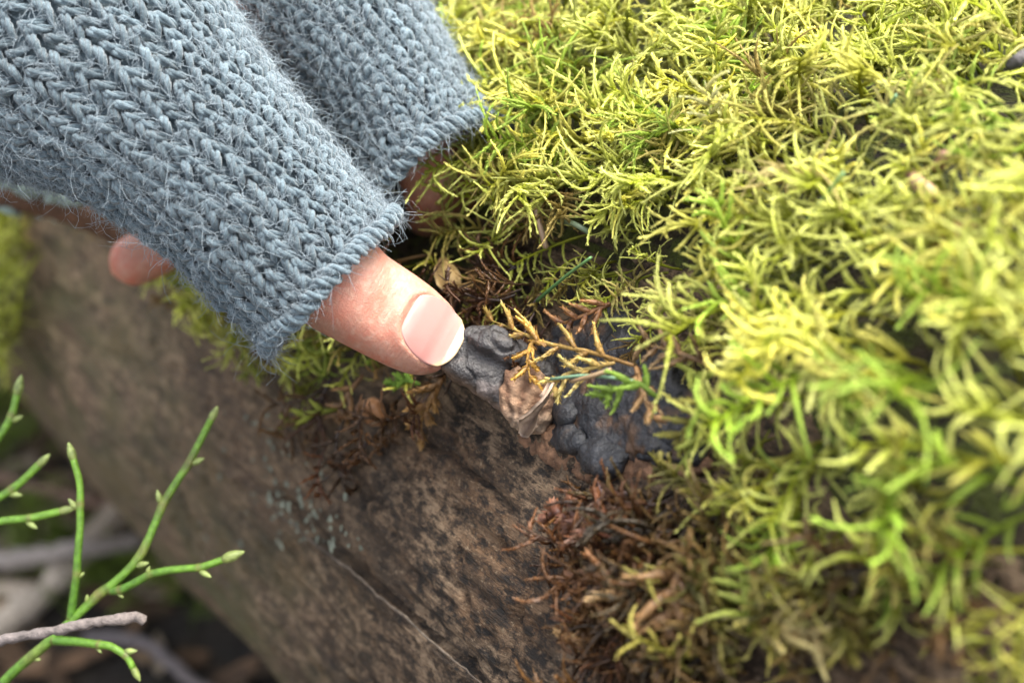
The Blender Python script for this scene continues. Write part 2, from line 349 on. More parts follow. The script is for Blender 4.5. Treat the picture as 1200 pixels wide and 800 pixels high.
def proto(seed, lod, style, dead=False):
    """one feather-moss shoot growing along +Z and arching over towards +X"""
    rng = np.random.default_rng(seed); Vs, Qs, Ts, tips, kinds = [], [], [], [], []; n = 0
    L = rng.uniform(.017, .027) if style != 'tuft' else rng.uniform(.011, .017)
    P = arc(rng, np.zeros(3), np.array([rng.uniform(.0, .5), rng.uniform(-.2, .2), 1.]), L, 6, np.array([rng.uniform(.1, .5), rng.uniform(-.25, .25), 0]), rng.uniform(0, .16))
    nb = 9 if dead else {0: 16, 1: 13, 2: 8}[lod]
    def putm(V, Q, T, tip, kind):
        nonlocal n
        Vs.append(V); Qs.append(Q+n); Ts.append(T+n); tips.append(tip); kinds.append(np.full(len(V), kind)); n += len(V)
    V, Q, T, tip = branch_mesh(rng, P, .00050, 4 if lod < 2 else 3, (16, 8, 0)[lod], .0013); putm(V, Q, T, tip, 0.0)
    tt = np.linspace(0, 1, len(P))
    for b in range(nb):
        u = (.22 if dead else .30)+.69*((b+rng.uniform(0, .6))/nb)**(1 if dead else .75); p = np.array([np.interp(u, tt, P[:, c]) for c in range(3)]); tg = nrm(np.array([np.interp(u, tt, np.gradient(P[:, c])) for c in range(3)]))
        az = (b % 2)*math.pi+rng.normal(0, 1.1); side = np.array([.35*math.sin(az*1.7), math.cos(az), .35*math.sin(az)]); side = nrm(side-(side@tg)*tg)
        l = rng.uniform(.007, .0165)*(1-.35*u)*(1.3 if style == 'long' else 1.)
        Pb = arc(rng, p, tg*rng.uniform(.5, 1.1)+side, l, (7, 6, 4)[lod], nrm(rng.normal(size=3))*rng.uniform(.4, 1.5), rng.uniform(-.2, .9))
        V, Q, T, tip = branch_mesh(rng, Pb, rng.uniform(.00027, .00042)*(1.0, 1.05, 1.6)[lod]*(1.35 if dead else 1), (4, 4, 3)[lod], (26, 15, 0)[lod], .0016 if dead else .0013*(1+.15*lod), .5 if dead else .45); putm(V, Q, T, tip, (1 if dead else .42+.72*u)+rng.uniform(-.25, .25))
    return np.vstack(Vs), np.vstack(Qs), np.vstack(Ts), np.concatenate(tips), np.concatenate(kinds)
PROTO = {l: [proto(100*l+k, l, 'long' if k % 3 == 0 else 'std') for k in range(10)] for l in (0, 1, 2)}

PDEAD = [proto(900+k, 0, 'std', True) for k in range(10)]
C_STEM = np.array([.14, .15, .014]); C_MID = np.array([.375, .425, .014]); C_TIP = np.array([.87, .90, .27])
C_DST = np.array([.07, .032, .014]); C_DMID = np.array([.15, .075, .028]); C_DTIP = np.array([.30, .17, .065])
C_STRAW = np.array([.48, .38, .16])
def moss_colour(tip, kind, g, dead, straw):
    """tip 0..1 along the branch, kind 0 stem / ~1 branch with its own brightness, g tint, dead 0..1"""
    t = tip[:, None]; br = np.where(kind > 0, kind, 1.)[:, None]
    live = np.where(kind[:, None] == 0, C_STEM*(1-t)+C_MID*t, (C_MID*.8)*(1-t)+C_TIP*t)*br*g
    dd = np.where(kind[:, None] == 0, C_DST*(1-t)+C_DMID*t, C_DMID*(1-t)+C_DTIP*t)*br
    live = live*(1-straw)+C_STRAW*br*straw
    return live*(1-dead)+dd*dead
def growth_frame(P, lean, az):
    """rotation whose Z is the growth direction; lean 0 along the log's normal, 1 sagging downhill"""
    Nn = lnorm(P)[0]; down = np.array([0, 0, -1.]); dn = nrm(down-(down@Nn)*Nn)
    z = nrm(Nn*(1-lean)+dn*lean+np.array([0, 0, .25])*(1-lean)); x = nrm(dn*math.cos(az)+np.cross(Nn, dn)*math.sin(az)); x = nrm(x-(x@z)*z)
    return np.stack([x, np.cross(z, x), z], -1)
# lower edge of the moss along the log, from where it ends on the wood in the photograph
EDGE = [(-260, 120), (30, 262), (150, 225), (230, 330), (300, 400), (430, 440), (505, 408), (545, 352), (640, 335), (720, 352), (795, 385), (872, 455), (925, 600), (970, 680), (1080, 690), (1200, 735), (1330, 800), (1500, 900)]
_es = np.array([[q[0][0], q[1][0]] for q in (sphi(hit(x, y)) for x, y in EDGE)]); _es = _es[np.argsort(_es[:, 0])]
def edge_phi(s): return np.interp(s, _es[:, 0], _es[:, 1])
HAND_SEG = []                                  # capsules of the hand that press the moss away: (A, B, r)
HAND_SEG += [(pix(330, -90, .362), pix(500, 178, .362), .024), (pix(500, 178, .362), pix(525, 245, .362), .012), (pix(300, 250, .325), pix(400, 345, .327), .024), (pix(400, 345, .327), pix(533, 410, .33), .0125), (pix(160, 300, .42), pix(330, 170, .42), .012)]
def hand_dist(P):
    d = np.full(len(P), 1.)
    for A, B, r in HAND_SEG:
        ab = B-A; t = np.clip(((P-A)@ab)/(ab@ab), 0, 1); d = np.minimum(d, np.linalg.norm(P-A-t[:, None]*ab, axis=1)-r)
    return d
def moss_mass():
    rng = np.random.default_rng(11)
    N = 31000
    s = rng.uniform(-.62, .30, N); ph = rng.uniform(math.radians(-75), math.radians(75), N)
    ok = ph < edge_phi(s)+rng.normal(0, .018, N)
    s, ph = s[ok], ph[ok]
    thick = .002+.009*smooth(0, .22, edge_phi(s)-ph)
    lump = fbm(np.stack([s*38, np.sin(ph)*5.2, np.cos(ph)*5.2], -1), 77, 3)
    P = logpt(s, ph, LR+thick*(.35+1.1*lump)); pj = proj(P)
    inf = (pj[:, 0] > -60) & (pj[:, 0] < 1290) & (pj[:, 1] > -60) & (pj[:, 1] < 880)
    # thin out with what is not in view, keep away from the hand
    keep = np.where(inf, rng.random(len(P)) < .30, rng.random(len(P)) < .05)
    far = pj[:, 2] > .45; keep &= ~(far & (rng.random(len(P)) < .45))
    face = (lnorm(P)*nrm(CAM-P)).sum(1) > -.25; keep &= face
    keep &= hand_dist(P) > -.001
    P, pj, s, ph, lump, inf = P[keep], pj[keep], s[keep], ph[keep], lump[keep], inf[keep]
    acc = Acc()
    ed = edge_phi(s)-ph
    nzb = fbm(np.stack([s*30, np.sin(ph)*4, np.cos(ph)*4], -1), 51, 3)
    for q in range(len(P)):
        defoc = abs(1/pj[q, 2]-1/FD)
        lod = 2 if (not inf[q] or defoc > 1.0) else (1 if defoc > .17 else 0)
        V, Qd, T, tip, kind = PROTO[lod][rng.integers(10)]
        # browner near the ragged lower edge and round the fungus
        e = ed[q]; fx, fy = pj[q, 0], pj[q, 1]
        rag = math.exp(-(((fx-600)/90)**2+((fy-330)/85)**2))+.8*math.exp(-(((fx-830)/70)**2+((fy-560)/90)**2))+.45*math.exp(-(((fx-640)/70)**2+((fy-110)/40)**2))
        pd = min(.95, (.75 if fx < 880 else .3)*math.exp(-max(e, 0)/.05)+.9*rag+.12*(nzb[q]-.4))
        dead = rng.uniform(.6, 1.) if rng.random() < pd*.8 else rng.uniform(0, .12)
        straw = rng.uniform(.3, .9) if rng.random() < .05+.25*rag else 0
        g = np.array([1, 1, 1.])*rng.uniform(.72, 1.18)*(.75+.5*nzb[q]); hue = rng.random()
        if hue < .10: g = g*np.array([.66, .86, .5])
        elif hue > .75: g = g*np.array([1.12, 1.02, .95])
        sc = rng.uniform(.75, 1.15)*(.55+.45*float(smooth(0, .18, e)))
        if fx > 900 and fy > 330: sc *= 1.15
        lean = float(np.clip(.18+.55*(1-smooth(0, .25, e))+rng.normal(0, .16), 0, .95))
        Rm = growth_frame(P[q], lean, rng.normal(0, 1.3))
        W = P[q]+(V*sc)@Rm.T
        acc.put(W, Qd, T, moss_colour(tip, kind, g, dead, straw))
    print('moss shoots', len(P), acc.n, sum(len(q)*2 for q in acc.Q)+sum(len(q) for q in acc.T))
    o = acc.build('feather_moss', M_MOSS)
    tag(o, 'thick mat of yellow-green feathery moss over the crown of the log', 'moss', kind='stuff')
    # litter that the shoots grow from
    sg = np.linspace(-.9, .5, 200); u = np.linspace(0, 1, 60)
    S, U = np.meshgrid(sg, u, indexing='ij'); top = edge_phi(S)-.015+.03*(vnoise(np.stack([S*70, S*0, S*0], -1), 5)-.5); PhG = -1.35+(top+1.35)*U
    e = np.minimum(edge_phi(S)-PhG, PhG+1.35)
    r = LR-.002+.0075*smooth(0.0, .25, e)*(.6+.8*fbm(np.stack([S*60, PhG*8, S*0], -1), 6, 3))
    W = logpt(S, PhG, r); dh = hand_dist(W.reshape(-1, 3)).reshape(S.shape); W = logpt(S, PhG, np.where(dh < .004, np.minimum(r, LR+.0012), r))
    i, j = np.meshgrid(np.arange(199), np.arange(59), indexing='ij')
    tag(add('moss_litter', W.reshape(-1, 3), np.stack([i*60+j, (i+1)*60+j, (i+1)*60+j+1, i*60+j+1], -1).reshape(-1, 4), M_MAT), 'dark brown decayed litter under the living moss', 'litter', kind='stuff')
moss_mass()

def dead_moss():
    rng = np.random.default_rng(5); acc = Acc()
    zones = [((668, 900), (560, 800), 105), ((540, 650), (270, 380), 26), ((380, 520), (440, 520), 12), ((860, 1180), (630, 720), 70), ((720, 860), (570, 680), 60)]
    for (x0, x1), (y0, y1), n in zones:
        for _ in range(n):
            x, y = rng.uniform(x0, x1), rng.uniform(y0, y1)
            if x0 == 668 and y > 560+(x-640)*1.9+120: continue
            if x0 == 668 and x < 700+rng.uniform(-20, 60) and y > 610: continue
            if x0 == 860 and y > 700+rng.normal(0, 30)+.02*(x-860): continue
            P = hit(x, y, .001+rng.uniform(0, .007))
            if hand_dist(P[None])[0] < .003: continue
            V, Qd, T, tip, kind = PDEAD[rng.integers(10)]
            Rm = growth_frame(P, float(np.clip(rng.normal(.8, .15), .3, 1.)), rng.normal(0, 1.6))
            dk = rng.uniform(.10, .5) if x < 820 else rng.uniform(.2, .75); tint = np.array([1.0, .66, .6]) if x < 800 else np.array([1., .92, .8])
            c = moss_colour(tip, kind, np.array([.8, .75, .7]), rng.uniform(.75, 1.) if x < 830 or rng.random() < .55 else .2, 0)*dk*tint
            acc.put(P+(V*rng.uniform(.6, .95))@Rm.T, Qd, T, c)
    o = acc.build('dry_moss', M_DEAD)
    tag(o, 'tangle of dead red-brown moss hanging on the wood below the fungus', 'dead moss', kind='stuff')
dead_moss()

# single sprigs one can pick out: stem and branches are parts
def sprig(name, label, path, lift, cs, ct, nb=9, bl=.009, r=.0006, seed=0, cat='moss sprig', group=None, spread=.9, droop=.3, mat_=None, depth=None, leaves=22, leafl=.0013):
    rng = np.random.default_rng(seed); pts = []
    lf = np.broadcast_to(np.asarray(lift, float), (len(path),))
    for (x, y), l in zip(path, lf): pts.append(hit(x, y, l) if depth is None else pix(x, y, depth+l))
    P = spline(np.array(pts), 12); root = empty(name, P[0]); tag(root, label, cat, group); o0 = P[0]; P = P-o0
    def col(tip, lo, hi, v=1.): return (np.array(lo)*(1-tip[:, None])+np.array(hi)*tip[:, None])*v
    V, Q, T, tip = branch_mesh(rng, P, r*.8, 6, leaves, leafl, .6); add('stem', V, [Q, T], mat_ or M_DEAD, root, col(tip, cs, np.array(ct)*.9))
    tt = np.linspace(0, 1, len(P)); view = nrm(CAM-o0)
    for b in range(nb):
        u = .12+.84*(b+rng.uniform(.1, .7))/nb; p = np.array([np.interp(u, tt, P[:, c]) for c in range(3)]); tg = nrm(np.array([np.interp(u, tt, np.gradient(P[:, c])) for c in range(3)]))
        side = np.cross(view, tg)*(1 if b % 2 else -1)*spread+view*rng.uniform(-.1, .5)
        Pb = arc(rng, p, tg*rng.uniform(.7, 1.1)+side, bl*rng.uniform(.6, 1.15)*(1.15-.55*u), 8, nrm(rng.normal(size=3))*.5, droop*rng.uniform(.2, 1))
        V, Q, T, tip = branch_mesh(rng, Pb, r*rng.uniform(.75, 1.0), 6, leaves+10, leafl, .6); add('branch', V, [Q, T], mat_ or M_DEAD, root, col(tip, cs, ct, rng.uniform(.75, 1.2)))
    return root

GOLD0, GOLD1 = (.22, .11, .025), (.44, .32, .08)
sprig('moss_sprig', 'golden scaly moss sprig lying across the dark fungus towards the thumb', [(742, 428), (690, 412), (640, 402), (600, 385), (566, 372)], [.011, .011, .0125, .012, .010], GOLD0, GOLD1, 9, .009, .00062, 1, leaves=34)
sprig('moss_sprig', 'pale golden moss sprig curling down over the fungus below the golden one', [(720, 425), (690, 432), (660, 440), (645, 462)], [.012, .013, .013, .012], (.32, .2, .05), (.56, .45, .14), 6, .007, .0006, 2, leaves=30)
sprig('moss_sprig', 'amber moss sprig tip bent down on the bare crust beside the thumb', [(640, 405), (625, 400), (618, 420), (622, 448)], [.0125, .013, .0125, .011], GOLD0, (.62, .36, .06), 6, .006, .00058, 3, leaves=30)
sprig('moss_sprig', 'drooping yellow-green moss sprig hanging over the right end of the fungus', [(790, 425), (815, 440), (828, 470), (815, 515), (790, 555)], [.012, .0145, .0145, .012, .010], (.22, .25, .04), (.50, .55, .12), 6, .0075, .00075, 4, mat_=M_MOSS, droop=.8)
sprig('moss_sprig', 'fresh bright green leafy moss tip above the right end of the fungus', [(770, 465), (745, 448), (720, 458), (703, 468)], [.014, .017, .017, .016], (.13, .21, .025), (.30, .44, .07), 7, .006, .0007, 5, mat_=M_MOSS)
sprig('moss_sprig', 'tan moss sprig with bead-like scales on the fungus crust', [(745, 430), (752, 455), (760, 478), (775, 500)], [.012, .013, .013, .0125], (.25, .13, .05), (.46, .30, .14), 6, .006, .0007, 6, leaves=30)
sprig('moss_sprig', 'brown dried moss sprig on the upper crust beside the tan beaded one', [(838, 430), (808, 418), (778, 408), (748, 404)], [.010, .012, .012, .0105], (.14, .07, .03), (.34, .22, .09), 8, .008, .0007, 40, leaves=28)
sprig('moss_sprig', 'olive-tan moss sprig trailing over the right lobes of the fungus', [(850, 470), (828, 482), (806, 498), (788, 520)], [.010, .012, .011, .009], (.18, .15, .03), (.42, .40, .10), 8, .008, .0007, 41, leaves=28, mat_=M_MOSS)
sprig('moss_sprig', 'reddish dry moss sprig at the top of the crust below the deep green needle', [(725, 352), (700, 362), (678, 372), (655, 380)], [.008, .010, .0105, .0095], (.13, .05, .02), (.30, .15, .05), 7, .007, .0007, 42, leaves=28)
sprig('moss_sprig', 'withered brown moss sprig dangling from below the thumb tip', [(520, 440), (512, 455), (500, 478), (486, 512)], [.004, .006, .005, .002], (.13, .06, .02), (.36, .20, .06), 6, .006, .00095, 7, leafl=.0022, leaves=26)
sprig('moss_sprig', 'rust-red dead moss sprig reaching left over the bare wood', [(740, 640), (705, 622), (672, 606), (640, 600)], [.008, .011, .010, .007], (.075, .024, .012), (.21, .08, .03), 8, .009, .0011, 8, leafl=.0022, leaves=26)
sprig('moss_sprig', 'pale straw-coloured dead moss sprig reaching down-left across the wood', [(795, 668), (755, 688), (715, 715), (664, 752)], [.011, .012, .010, .005], (.22, .11, .04), (.50, .32, .13), 9, .008, .0013, 9, leafl=.0024, leaves=30)
sprig('moss_sprig', 'orange-tan dead moss sprig end just under the red dead one', [(750, 672), (720, 682), (690, 680), (656, 678)], [.008, .011, .009, .006], (.13, .05, .018), (.32, .15, .055), 6, .007, .0012, 10, leafl=.0024, leaves=24)
sprig('moss_sprig', 'dark wet dead moss sprig standing against the underside of the fungus', [(700, 660), (708, 630), (715, 600), (722, 575)], [.002, .004, .005, .005], (.045, .02, .018), (.12, .06, .05), 7, .008, .0008, 11, leafl=.0018)
sprig('moss_sprig', 'long brown dead moss sprig hanging straight down the log', [(800, 640), (790, 690), (780, 740), (765, 800)], [.010, .013, .011, .007], (.14, .07, .03), (.34, .19, .07), 10, .011, .0011, 12, leafl=.002)
sprig('moss_sprig', 'star-shaped green moss sprig over the brown tangle', [(880, 742), (876, 715), (872, 695), (868, 668)], [.007, .010, .011, .010], (.20, .24, .03), (.44, .48, .12), 8, .009, .00085, 13, mat_=M_MOSS, spread=1.5)
sprig('moss_sprig', 'tan moss sprig drooping to the right of the star-shaped one', [(880, 740), (915, 735), (950, 742), (975, 770)], [.007, .009, .008, .005], (.28, .2, .07), (.50, .42, .17), 8, .010, .0009, 14)
sprig('moss_sprig', 'olive moss sprig creeping out from under the thumb cuff', [(330, 392), (362, 405), (385, 418), (405, 440)], [.006, .011, .011, .006], (.14, .17, .02), (.34, .40, .06), 8, .009, .0008, 15, mat_=M_MOSS)
sprig('moss_sprig', 'limp green moss sprig hanging under the rolled cuff', [(278, 392), (286, 402), (292, 420), (288, 450)], [.004, .009, .008, .003], (.14, .16, .02), (.36, .40, .08), 5, .009, .0009, 16, mat_=M_MOSS)
sprig('moss_sprig', 'small green moss sprig flat on the wood below the thumb', [(398, 478), (380, 482), (355, 486), (325, 503)], [.003, .006, .006, .003], (.16, .18, .02), (.42, .46, .08), 6, .007, .0009, 17, mat_=M_MOSS)
sprig('moss_sprig', 'reddish-brown moss sprig below the thumb knuckle', [(425, 440), (412, 455), (402, 472), (392, 495)], [.004, .006, .006, .002], (.1, .05, .02), (.26, .14, .05), 6, .007, .0009, 18)
sprig('moss_sprig', 'tiny vivid green moss sprig under the thumb pad', [(492, 450), (478, 446), (466, 446), (455, 452)], [.006, .007, .006, .005], (.10, .19, .02), (.26, .42, .06), 5, .004, .0007, 19, mat_=M_MOSS)
sprig('moss_sprig', 'big pale moss sprig spilling forward over the log edge', [(930, 400), (950, 420), (968, 450), (1000, 500)], [.016, .020, .021, .016], (.30, .33, .04), (.82, .82, .32), 18, .013, .0007, 20, mat_=M_MOSS, droop=.5, spread=1.1, leaves=34, leafl=.0016)
sprig('moss_sprig', 'pale moss sprig arching left above the big pale one', [(940, 390), (915, 402), (890, 415), (862, 440)], [.016, .020, .020, .015], (.28, .32, .04), (.80, .80, .28), 14, .012, .0007, 21, mat_=M_MOSS, droop=.5, leaves=34, leafl=.0016)
sprig('moss_sprig', 'straw-white moss sprig standing upright out of the moss mat', [(845, 190), (838, 160), (832, 130), (826, 95)], [.014, .022, .029, .036], (.46, .42, .15), (.78, .77, .40), 13, .010, .00042, 22, mat_=M_MOSS, droop=.1, leafl=.001, leaves=30)
for k, (xa, ya, xb, yb, lab) in enumerate([(912, 150, 905, 60, 'dark olive upright moss stem with a notched tip in the upper moss'), (655, 90, 650, 25, 'dark green upright moss stem rising behind the glove cuff'), (728, 75, 735, 12, 'thin dark moss stem standing where the moss meets the far edge'), (868, 52, 880, 0, 'dark stem of moss at the far crest of the log')]):
    sprig('moss_sprig', lab, [(xa, ya), ((xa+xb)/2+3, (ya+yb)/2), (xb, yb)], [.010, .024, .036], (.10, .11, .015), (.24, .26, .03), 7, .004, .0009, 30+k, mat_=M_MOSS, droop=0)

# ------------------------------------------------------------------ outline blobs (fungus)
def outline_blob(acc, poly, d_edge, dome, thick, col, rings=9, n=64, rel=False):
    """poly in px at depth d_edge; front face domes towards the camera by `dome`, back goes in by `thick`"""
    P = spline(np.array(list(poly)+[poly[0]], float), n+1)[:-1]; c = P.mean(0); V = []; 
    for k in range(rings):                       # front, from centre out
        f = (k+.0)/(rings-1); f = max(f, .02); q = c+(P-c)*math.sin(f*math.pi/2); dd = d_edge-dome*math.cos(f*math.pi/2)
        V.append(np.array([pix(a[0], a[1], dd+(hdepth(a[0], a[1]) if rel else 0)) for a in q]))
    for k in range(1, 5):
        f = k/4; q = c+(P-c)*(1-.25*f*f); V.append(np.array([pix(a[0], a[1], d_edge+thick*f+(hdepth(a[0], a[1]) if rel else 0)) for a in q]))
    kk = len(V); W = np.vstack(V); i, j = np.meshgrid(np.arange(kk-1), np.arange(n), indexing='ij'); j2 = (j+1) % n
    Q = np.stack([i*n+j, (i+1)*n+j, (i+1)*n+j2, i*n+j2], -1).reshape(-1, 4)
    m = len(W); W = np.vstack([W, W[:n].mean(0), W[-n:].mean(0)]); jj = np.arange(n); j3 = (jj+1) % n; b = (kk-1)*n
    T = np.vstack([np.stack([np.full(n, m), jj, j3], -1), np.stack([np.full(n, m+1), b+j3, b+jj], -1)])
    acc.put(W, Q, T, col)
def fix_normals(me):
    import bmesh
    bm = bmesh.new(); bm.from_mesh(me); bmesh.ops.recalc_face_normals(bm, faces=bm.faces); bm.to_mesh(me); bm.free()
def remeshed(name, acc, voxel, mat_, parent=None, smooth_it=3, dec=None):
    o = acc.build(name+'_tmp', None); fix_normals(o.data)
    md = o.modifiers.new('r', 'REMESH'); md.mode = 'VOXEL'; md.voxel_size = voxel; md.use_smooth_shade = True
    if smooth_it:
        ms = o.modifiers.new('s', 'SMOOTH'); ms.factor = .5; ms.iterations = smooth_it
    if dec:
        md2 = o.modifiers.new('d', 'DECIMATE'); md2.ratio = dec
    dg = bpy.context.evaluated_depsgraph_get(); dg.update(); me = bpy.data.meshes.new_from_object(o.evaluated_get(dg)); me.name = name
    bpy.data.objects.remove(o)
    me.materials.clear(); me.materials.append(mat_)
    p = bpy.data.objects.new(name, me); COL.objects.link(p)
    if parent: p.parent = parent
    co = np.zeros(len(me.vertices)*3, np.float32); me.vertices.foreach_get('co', co); nn = np.zeros_like(co); me.vertices.foreach_get('normal', nn)
    return p, co.reshape(-1, 3).astype(float), nn.reshape(-1, 3).astype(float)
def set_geo(o, V, col=None):
    me = o.data; me.vertices.foreach_set('co', np.asarray(V, np.float32).ravel())
    if col is not None:
        for a in list(me.color_attributes): me.color_attributes.remove(a)
        at = me.color_attributes.new('Col', 'FLOAT_COLOR', 'POINT'); c = np.ones((len(V), 4), np.float32); c[:, :3] = col; at.data.foreach_set('color', c.ravel())
    me.polygons.foreach_set('use_smooth', np.ones(len(me.polygons), bool)); me.update()

def build_fungus():
    root = empty('bracket_fungus', hit(650, 480)); tag(root, 'blackish lumpy bracket fungus growing from the log, pinched by the thumb', 'fungus')
    inv = -np.array(root.location)
    # bare left lobe
    a = Acc()
    outline_blob(a, [(537, 386), (560, 381), (602, 394), (630, 416), (652, 442), (650, 482), (622, 502), (588, 484), (550, 455), (514, 430), (522, 408)], .3275, .0035, .016, (1, 1, 1))
    outline_blob(a, [(545, 392), (575, 388), (605, 402), (622, 432), (612, 446), (585, 430), (556, 412)], .3255, .0028, .010, (1, 1, 1))
    o, V, N = remeshed('rim_lobe', a, .00042, M_CRUST, root, 3)
    pj = proj(V); ridge = np.sin((pj[:, 0]*.62-pj[:, 1]*.78)*.11+3*fbm(V*160, 4, 2))
    V2 = V+N*(.0007*ridge+.0018*(fbm(V*330, 3, 4)-.5)-.0011*np.exp(-((fbm(V*170, 61, 2)-.5)/.02)**2)+.0004*(fbm(V*1500, 8, 3)-.5))[:, None]
    rim = smooth(-14, 0, (pj[:, 1]-(430+(pj[:, 0]-514)*.72)))                    # lower rim, browner and dusted
    nz = fbm(V*330, 12, 4)
    c = np.array([.030, .027, .027])*(.6+.9*nz)[:, None]; c = c*(1-.0*rim[:, None])
    dust = smooth(.50, .66, fbm(V*210, 19, 4))*smooth(-60, -5, (pj[:, 1]-(430+(pj[:, 0]-514)*.72)))
    c = c*(1-dust[:, None]*.75)+np.array([.20, .165, .15])*dust[:, None]*.75; c = c*(1-rim[:, None]*.6)+np.array([.16, .105, .07])*rim[:, None]*.6
    set_geo(o, V2+inv, c)
    # upper crust under the moss litter
    a = Acc()
    outline_blob(a, [(628, 400), (665, 372), (720, 362), (775, 390), (815, 440), (835, 500), (820, 545), (760, 552), (700, 545), (655, 520), (630, 470)], .001, .007, .010, (1, 1, 1), 12, rel=True)
    for poly, d, dm in (([(655, 462), (680, 452), (712, 462), (716, 482), (694, 494), (664, 486)], -.0035, .0035), ([(725, 490), (750, 484), (775, 496), (772, 512), (745, 516), (726, 506)], -.0035, .003), ([(776, 492), (800, 488), (822, 502), (815, 522), (790, 525)], -.003, .003), ([(742, 512), (765, 510), (775, 525), (758, 536), (742, 528)], -.0035, .003), ([(668, 385), (705, 376), (745, 392), (738, 420), (700, 425), (672, 410)], -.004, .003), ([(740, 420), (775, 418), (800, 450), (780, 475), (748, 462)], -.0035, .003)):
        outline_blob(a, poly, d, dm, .009, (1, 1, 1), 9, 40, rel=True)
    o, V, N = remeshed('crust', a, .00055, M_CRUST, root, 9)
    step = fbm(V*np.array([150, 150, 150]), 41, 3); V2 = V+N*(.004*(np.round(step*7)/7-.5)+.0012*(fbm(V*420, 5, 4)-.5))[:, None]
    nz = fbm(V*300, 14, 4); c = np.array([.021, .021, .024])*(.55+1.*nz)[:, None]; br = smooth(.55, .68, fbm(V*190, 15, 4))[:, None]
    set_geo(o, V2+inv, c*(1-br)+np.array([.09, .05, .028])*br)
    # rounded growing lobes on the front
    for poly, d, dm, th in (([(644, 502), (662, 492), (686, 500), (692, 520), (678, 534), (655, 532), (643, 518)], -.0016, .0044, .010), ([(672, 522), (692, 508), (722, 510), (740, 528), (730, 550), (704, 561), (680, 552)], -.0016, .0052, .011), ([(736, 520), (755, 510), (782, 516), (790, 535), (768, 546), (744, 540)], -.0014, .0040, .011), ([(640, 470), (662, 462), (680, 476), (676, 494), (654, 498)], -.0030, .0036, .011),
                         ):
        a = Acc(); outline_blob(a, poly, d, dm, th, (1, 1, 1), 9, 40, rel=True); o, V, N = remeshed('lobe', a, .00045, M_CRUST, root, 5)
        V2 = V+N*(.0032*(fbm(V*190, 25, 3)-.5)+.0004*(fbm(V*1300, 26, 3)-.5))[:, None]; nz = fbm(V*350, 16, 4)
        set_geo(o, V2+inv, np.array([.023, .024, .028])*(.6+.9*nz)[:, None])
    # brown pore layer below
    a = Acc()
    outline_blob(a, [(596, 492), (640, 492), (690, 520), (750, 525), (812, 522), (838, 545), (800, 562), (745, 560), (700, 566), (655, 548), (620, 528)], .0008, .0030, .012, (1, 1, 1), rel=True)
    o, V, N = remeshed('pore_layer', a, .00055, M_PORE, root, 3)
    V2 = V+N*(.003*(fbm(V*300, 35, 4)-.5)+.0012*(fbm(V*1100, 36, 3)-.5))[:, None]; nz = fbm(V*260, 37, 4)[:, None]
    set_geo(o, V2+inv, np.array([.075, .036, .02])*(1-nz)*1.2+np.array([.26, .14, .075])*nz*1.1)
    # tan torn fold between the bare lobe and the dark lobes
    a = Acc()
    outline_blob(a, [(593, 433), (618, 430), (642, 443), (655, 462), (648, 490), (636, 506), (612, 509), (592, 488), (586, 460)], .3225, .0035, .012, (1, 1, 1))
    o, V, N = remeshed('torn_fold', a, .0004, M_PORE, root, 3)
    pj = proj(V); band = np.sin(((pj[:, 0]-650)**2+(pj[:, 1]-420)**2)**.5*.42+5*fbm(V*200, 44, 3)); rad = np.sin(np.arctan2(pj[:, 1]-520, pj[:, 0]-600)*22+6*fbm(V*260, 46, 3))
    V2 = V+N*(.00025*band+.00014*rad+.0012*(fbm(V*400, 45, 3)-.5))[:, None]; k = (.5+.5*rad)[:, None]
    lowc = smooth(470, 505, pj[:, 1])[:, None]
    c = np.array([.13, .065, .035])*(1-k)+np.array([.36, .22, .13])*k; c = c*(1-lowc*.6)+np.array([.34, .27, .2])*lowc*.6
    set_geo(o, V2+inv, c)
    return root
build_fungus()

# curled scrap standing off the fungus towards the camera
def ribbon_leaf(name, label, cat, pts, widths, col_a, col_b, thick=.0004, twist=0., curl=.3, mat_=None, group=None, seed=0, wd=None):
    rng = np.random.default_rng(seed); P = spline(np.array(pts), 16); W = np.interp(np.linspace(0, 1, 16), np.linspace(0, 1, len(widths)), widths)
    T, Nn, B = frames(P, -CF if wd is None else wd); nu = 9; u = np.linspace(-1, 1, nu); tw = np.linspace(0, twist, 16)
    Vt, Vb, C = [], [], []
    for k in range(16):
        n2 = Nn[k]*math.cos(tw[k])+B[k]*math.sin(tw[k]); b2 = B[k]*math.cos(tw[k])-Nn[k]*math.sin(tw[k])
        for q in u:
            p = P[k]+b2*q*W[k]+n2*(-curl*q*q*W[k]+rng.normal(0, .00008)); Vt.append(p); Vb.append(p-n2*thick); m = abs(q); C.append(np.array(col_a)*(1-m)+np.array(col_b)*m)
    V = np.array(Vt+Vb); nn_ = 16*nu; i, j = np.meshgrid(np.arange(15), np.arange(nu-1), indexing='ij'); q0 = i*nu+j
    Q = [np.stack([q0, q0+1, q0+nu+1, q0+nu], -1).reshape(-1, 4)]; Q.append((Q[0][:, ::-1])+nn_)
    for a_, b_ in ((0, 0), (nu-1, 1)):
        r_ = np.arange(15)*nu+a_; e = np.stack([r_, r_+nu, r_+nu+nn_, r_+nn_], -1); Q.append(e if b_ == 1 else e[:, ::-1])
    for r_, fl in ((np.arange(nu-1), 0), (np.arange(nu-1)+15*nu, 1)):
        e = np.stack([r_, r_+1, r_+1+nn_, r_+nn_], -1); Q.append(e[:, ::-1] if fl else e)
    o0 = V.mean(0); o = add(name, V-o0, np.vstack(Q), mat_ or M_LEAFLET, None, np.array(C+C)); o.location = o0
    return tag(o, label, cat, group)
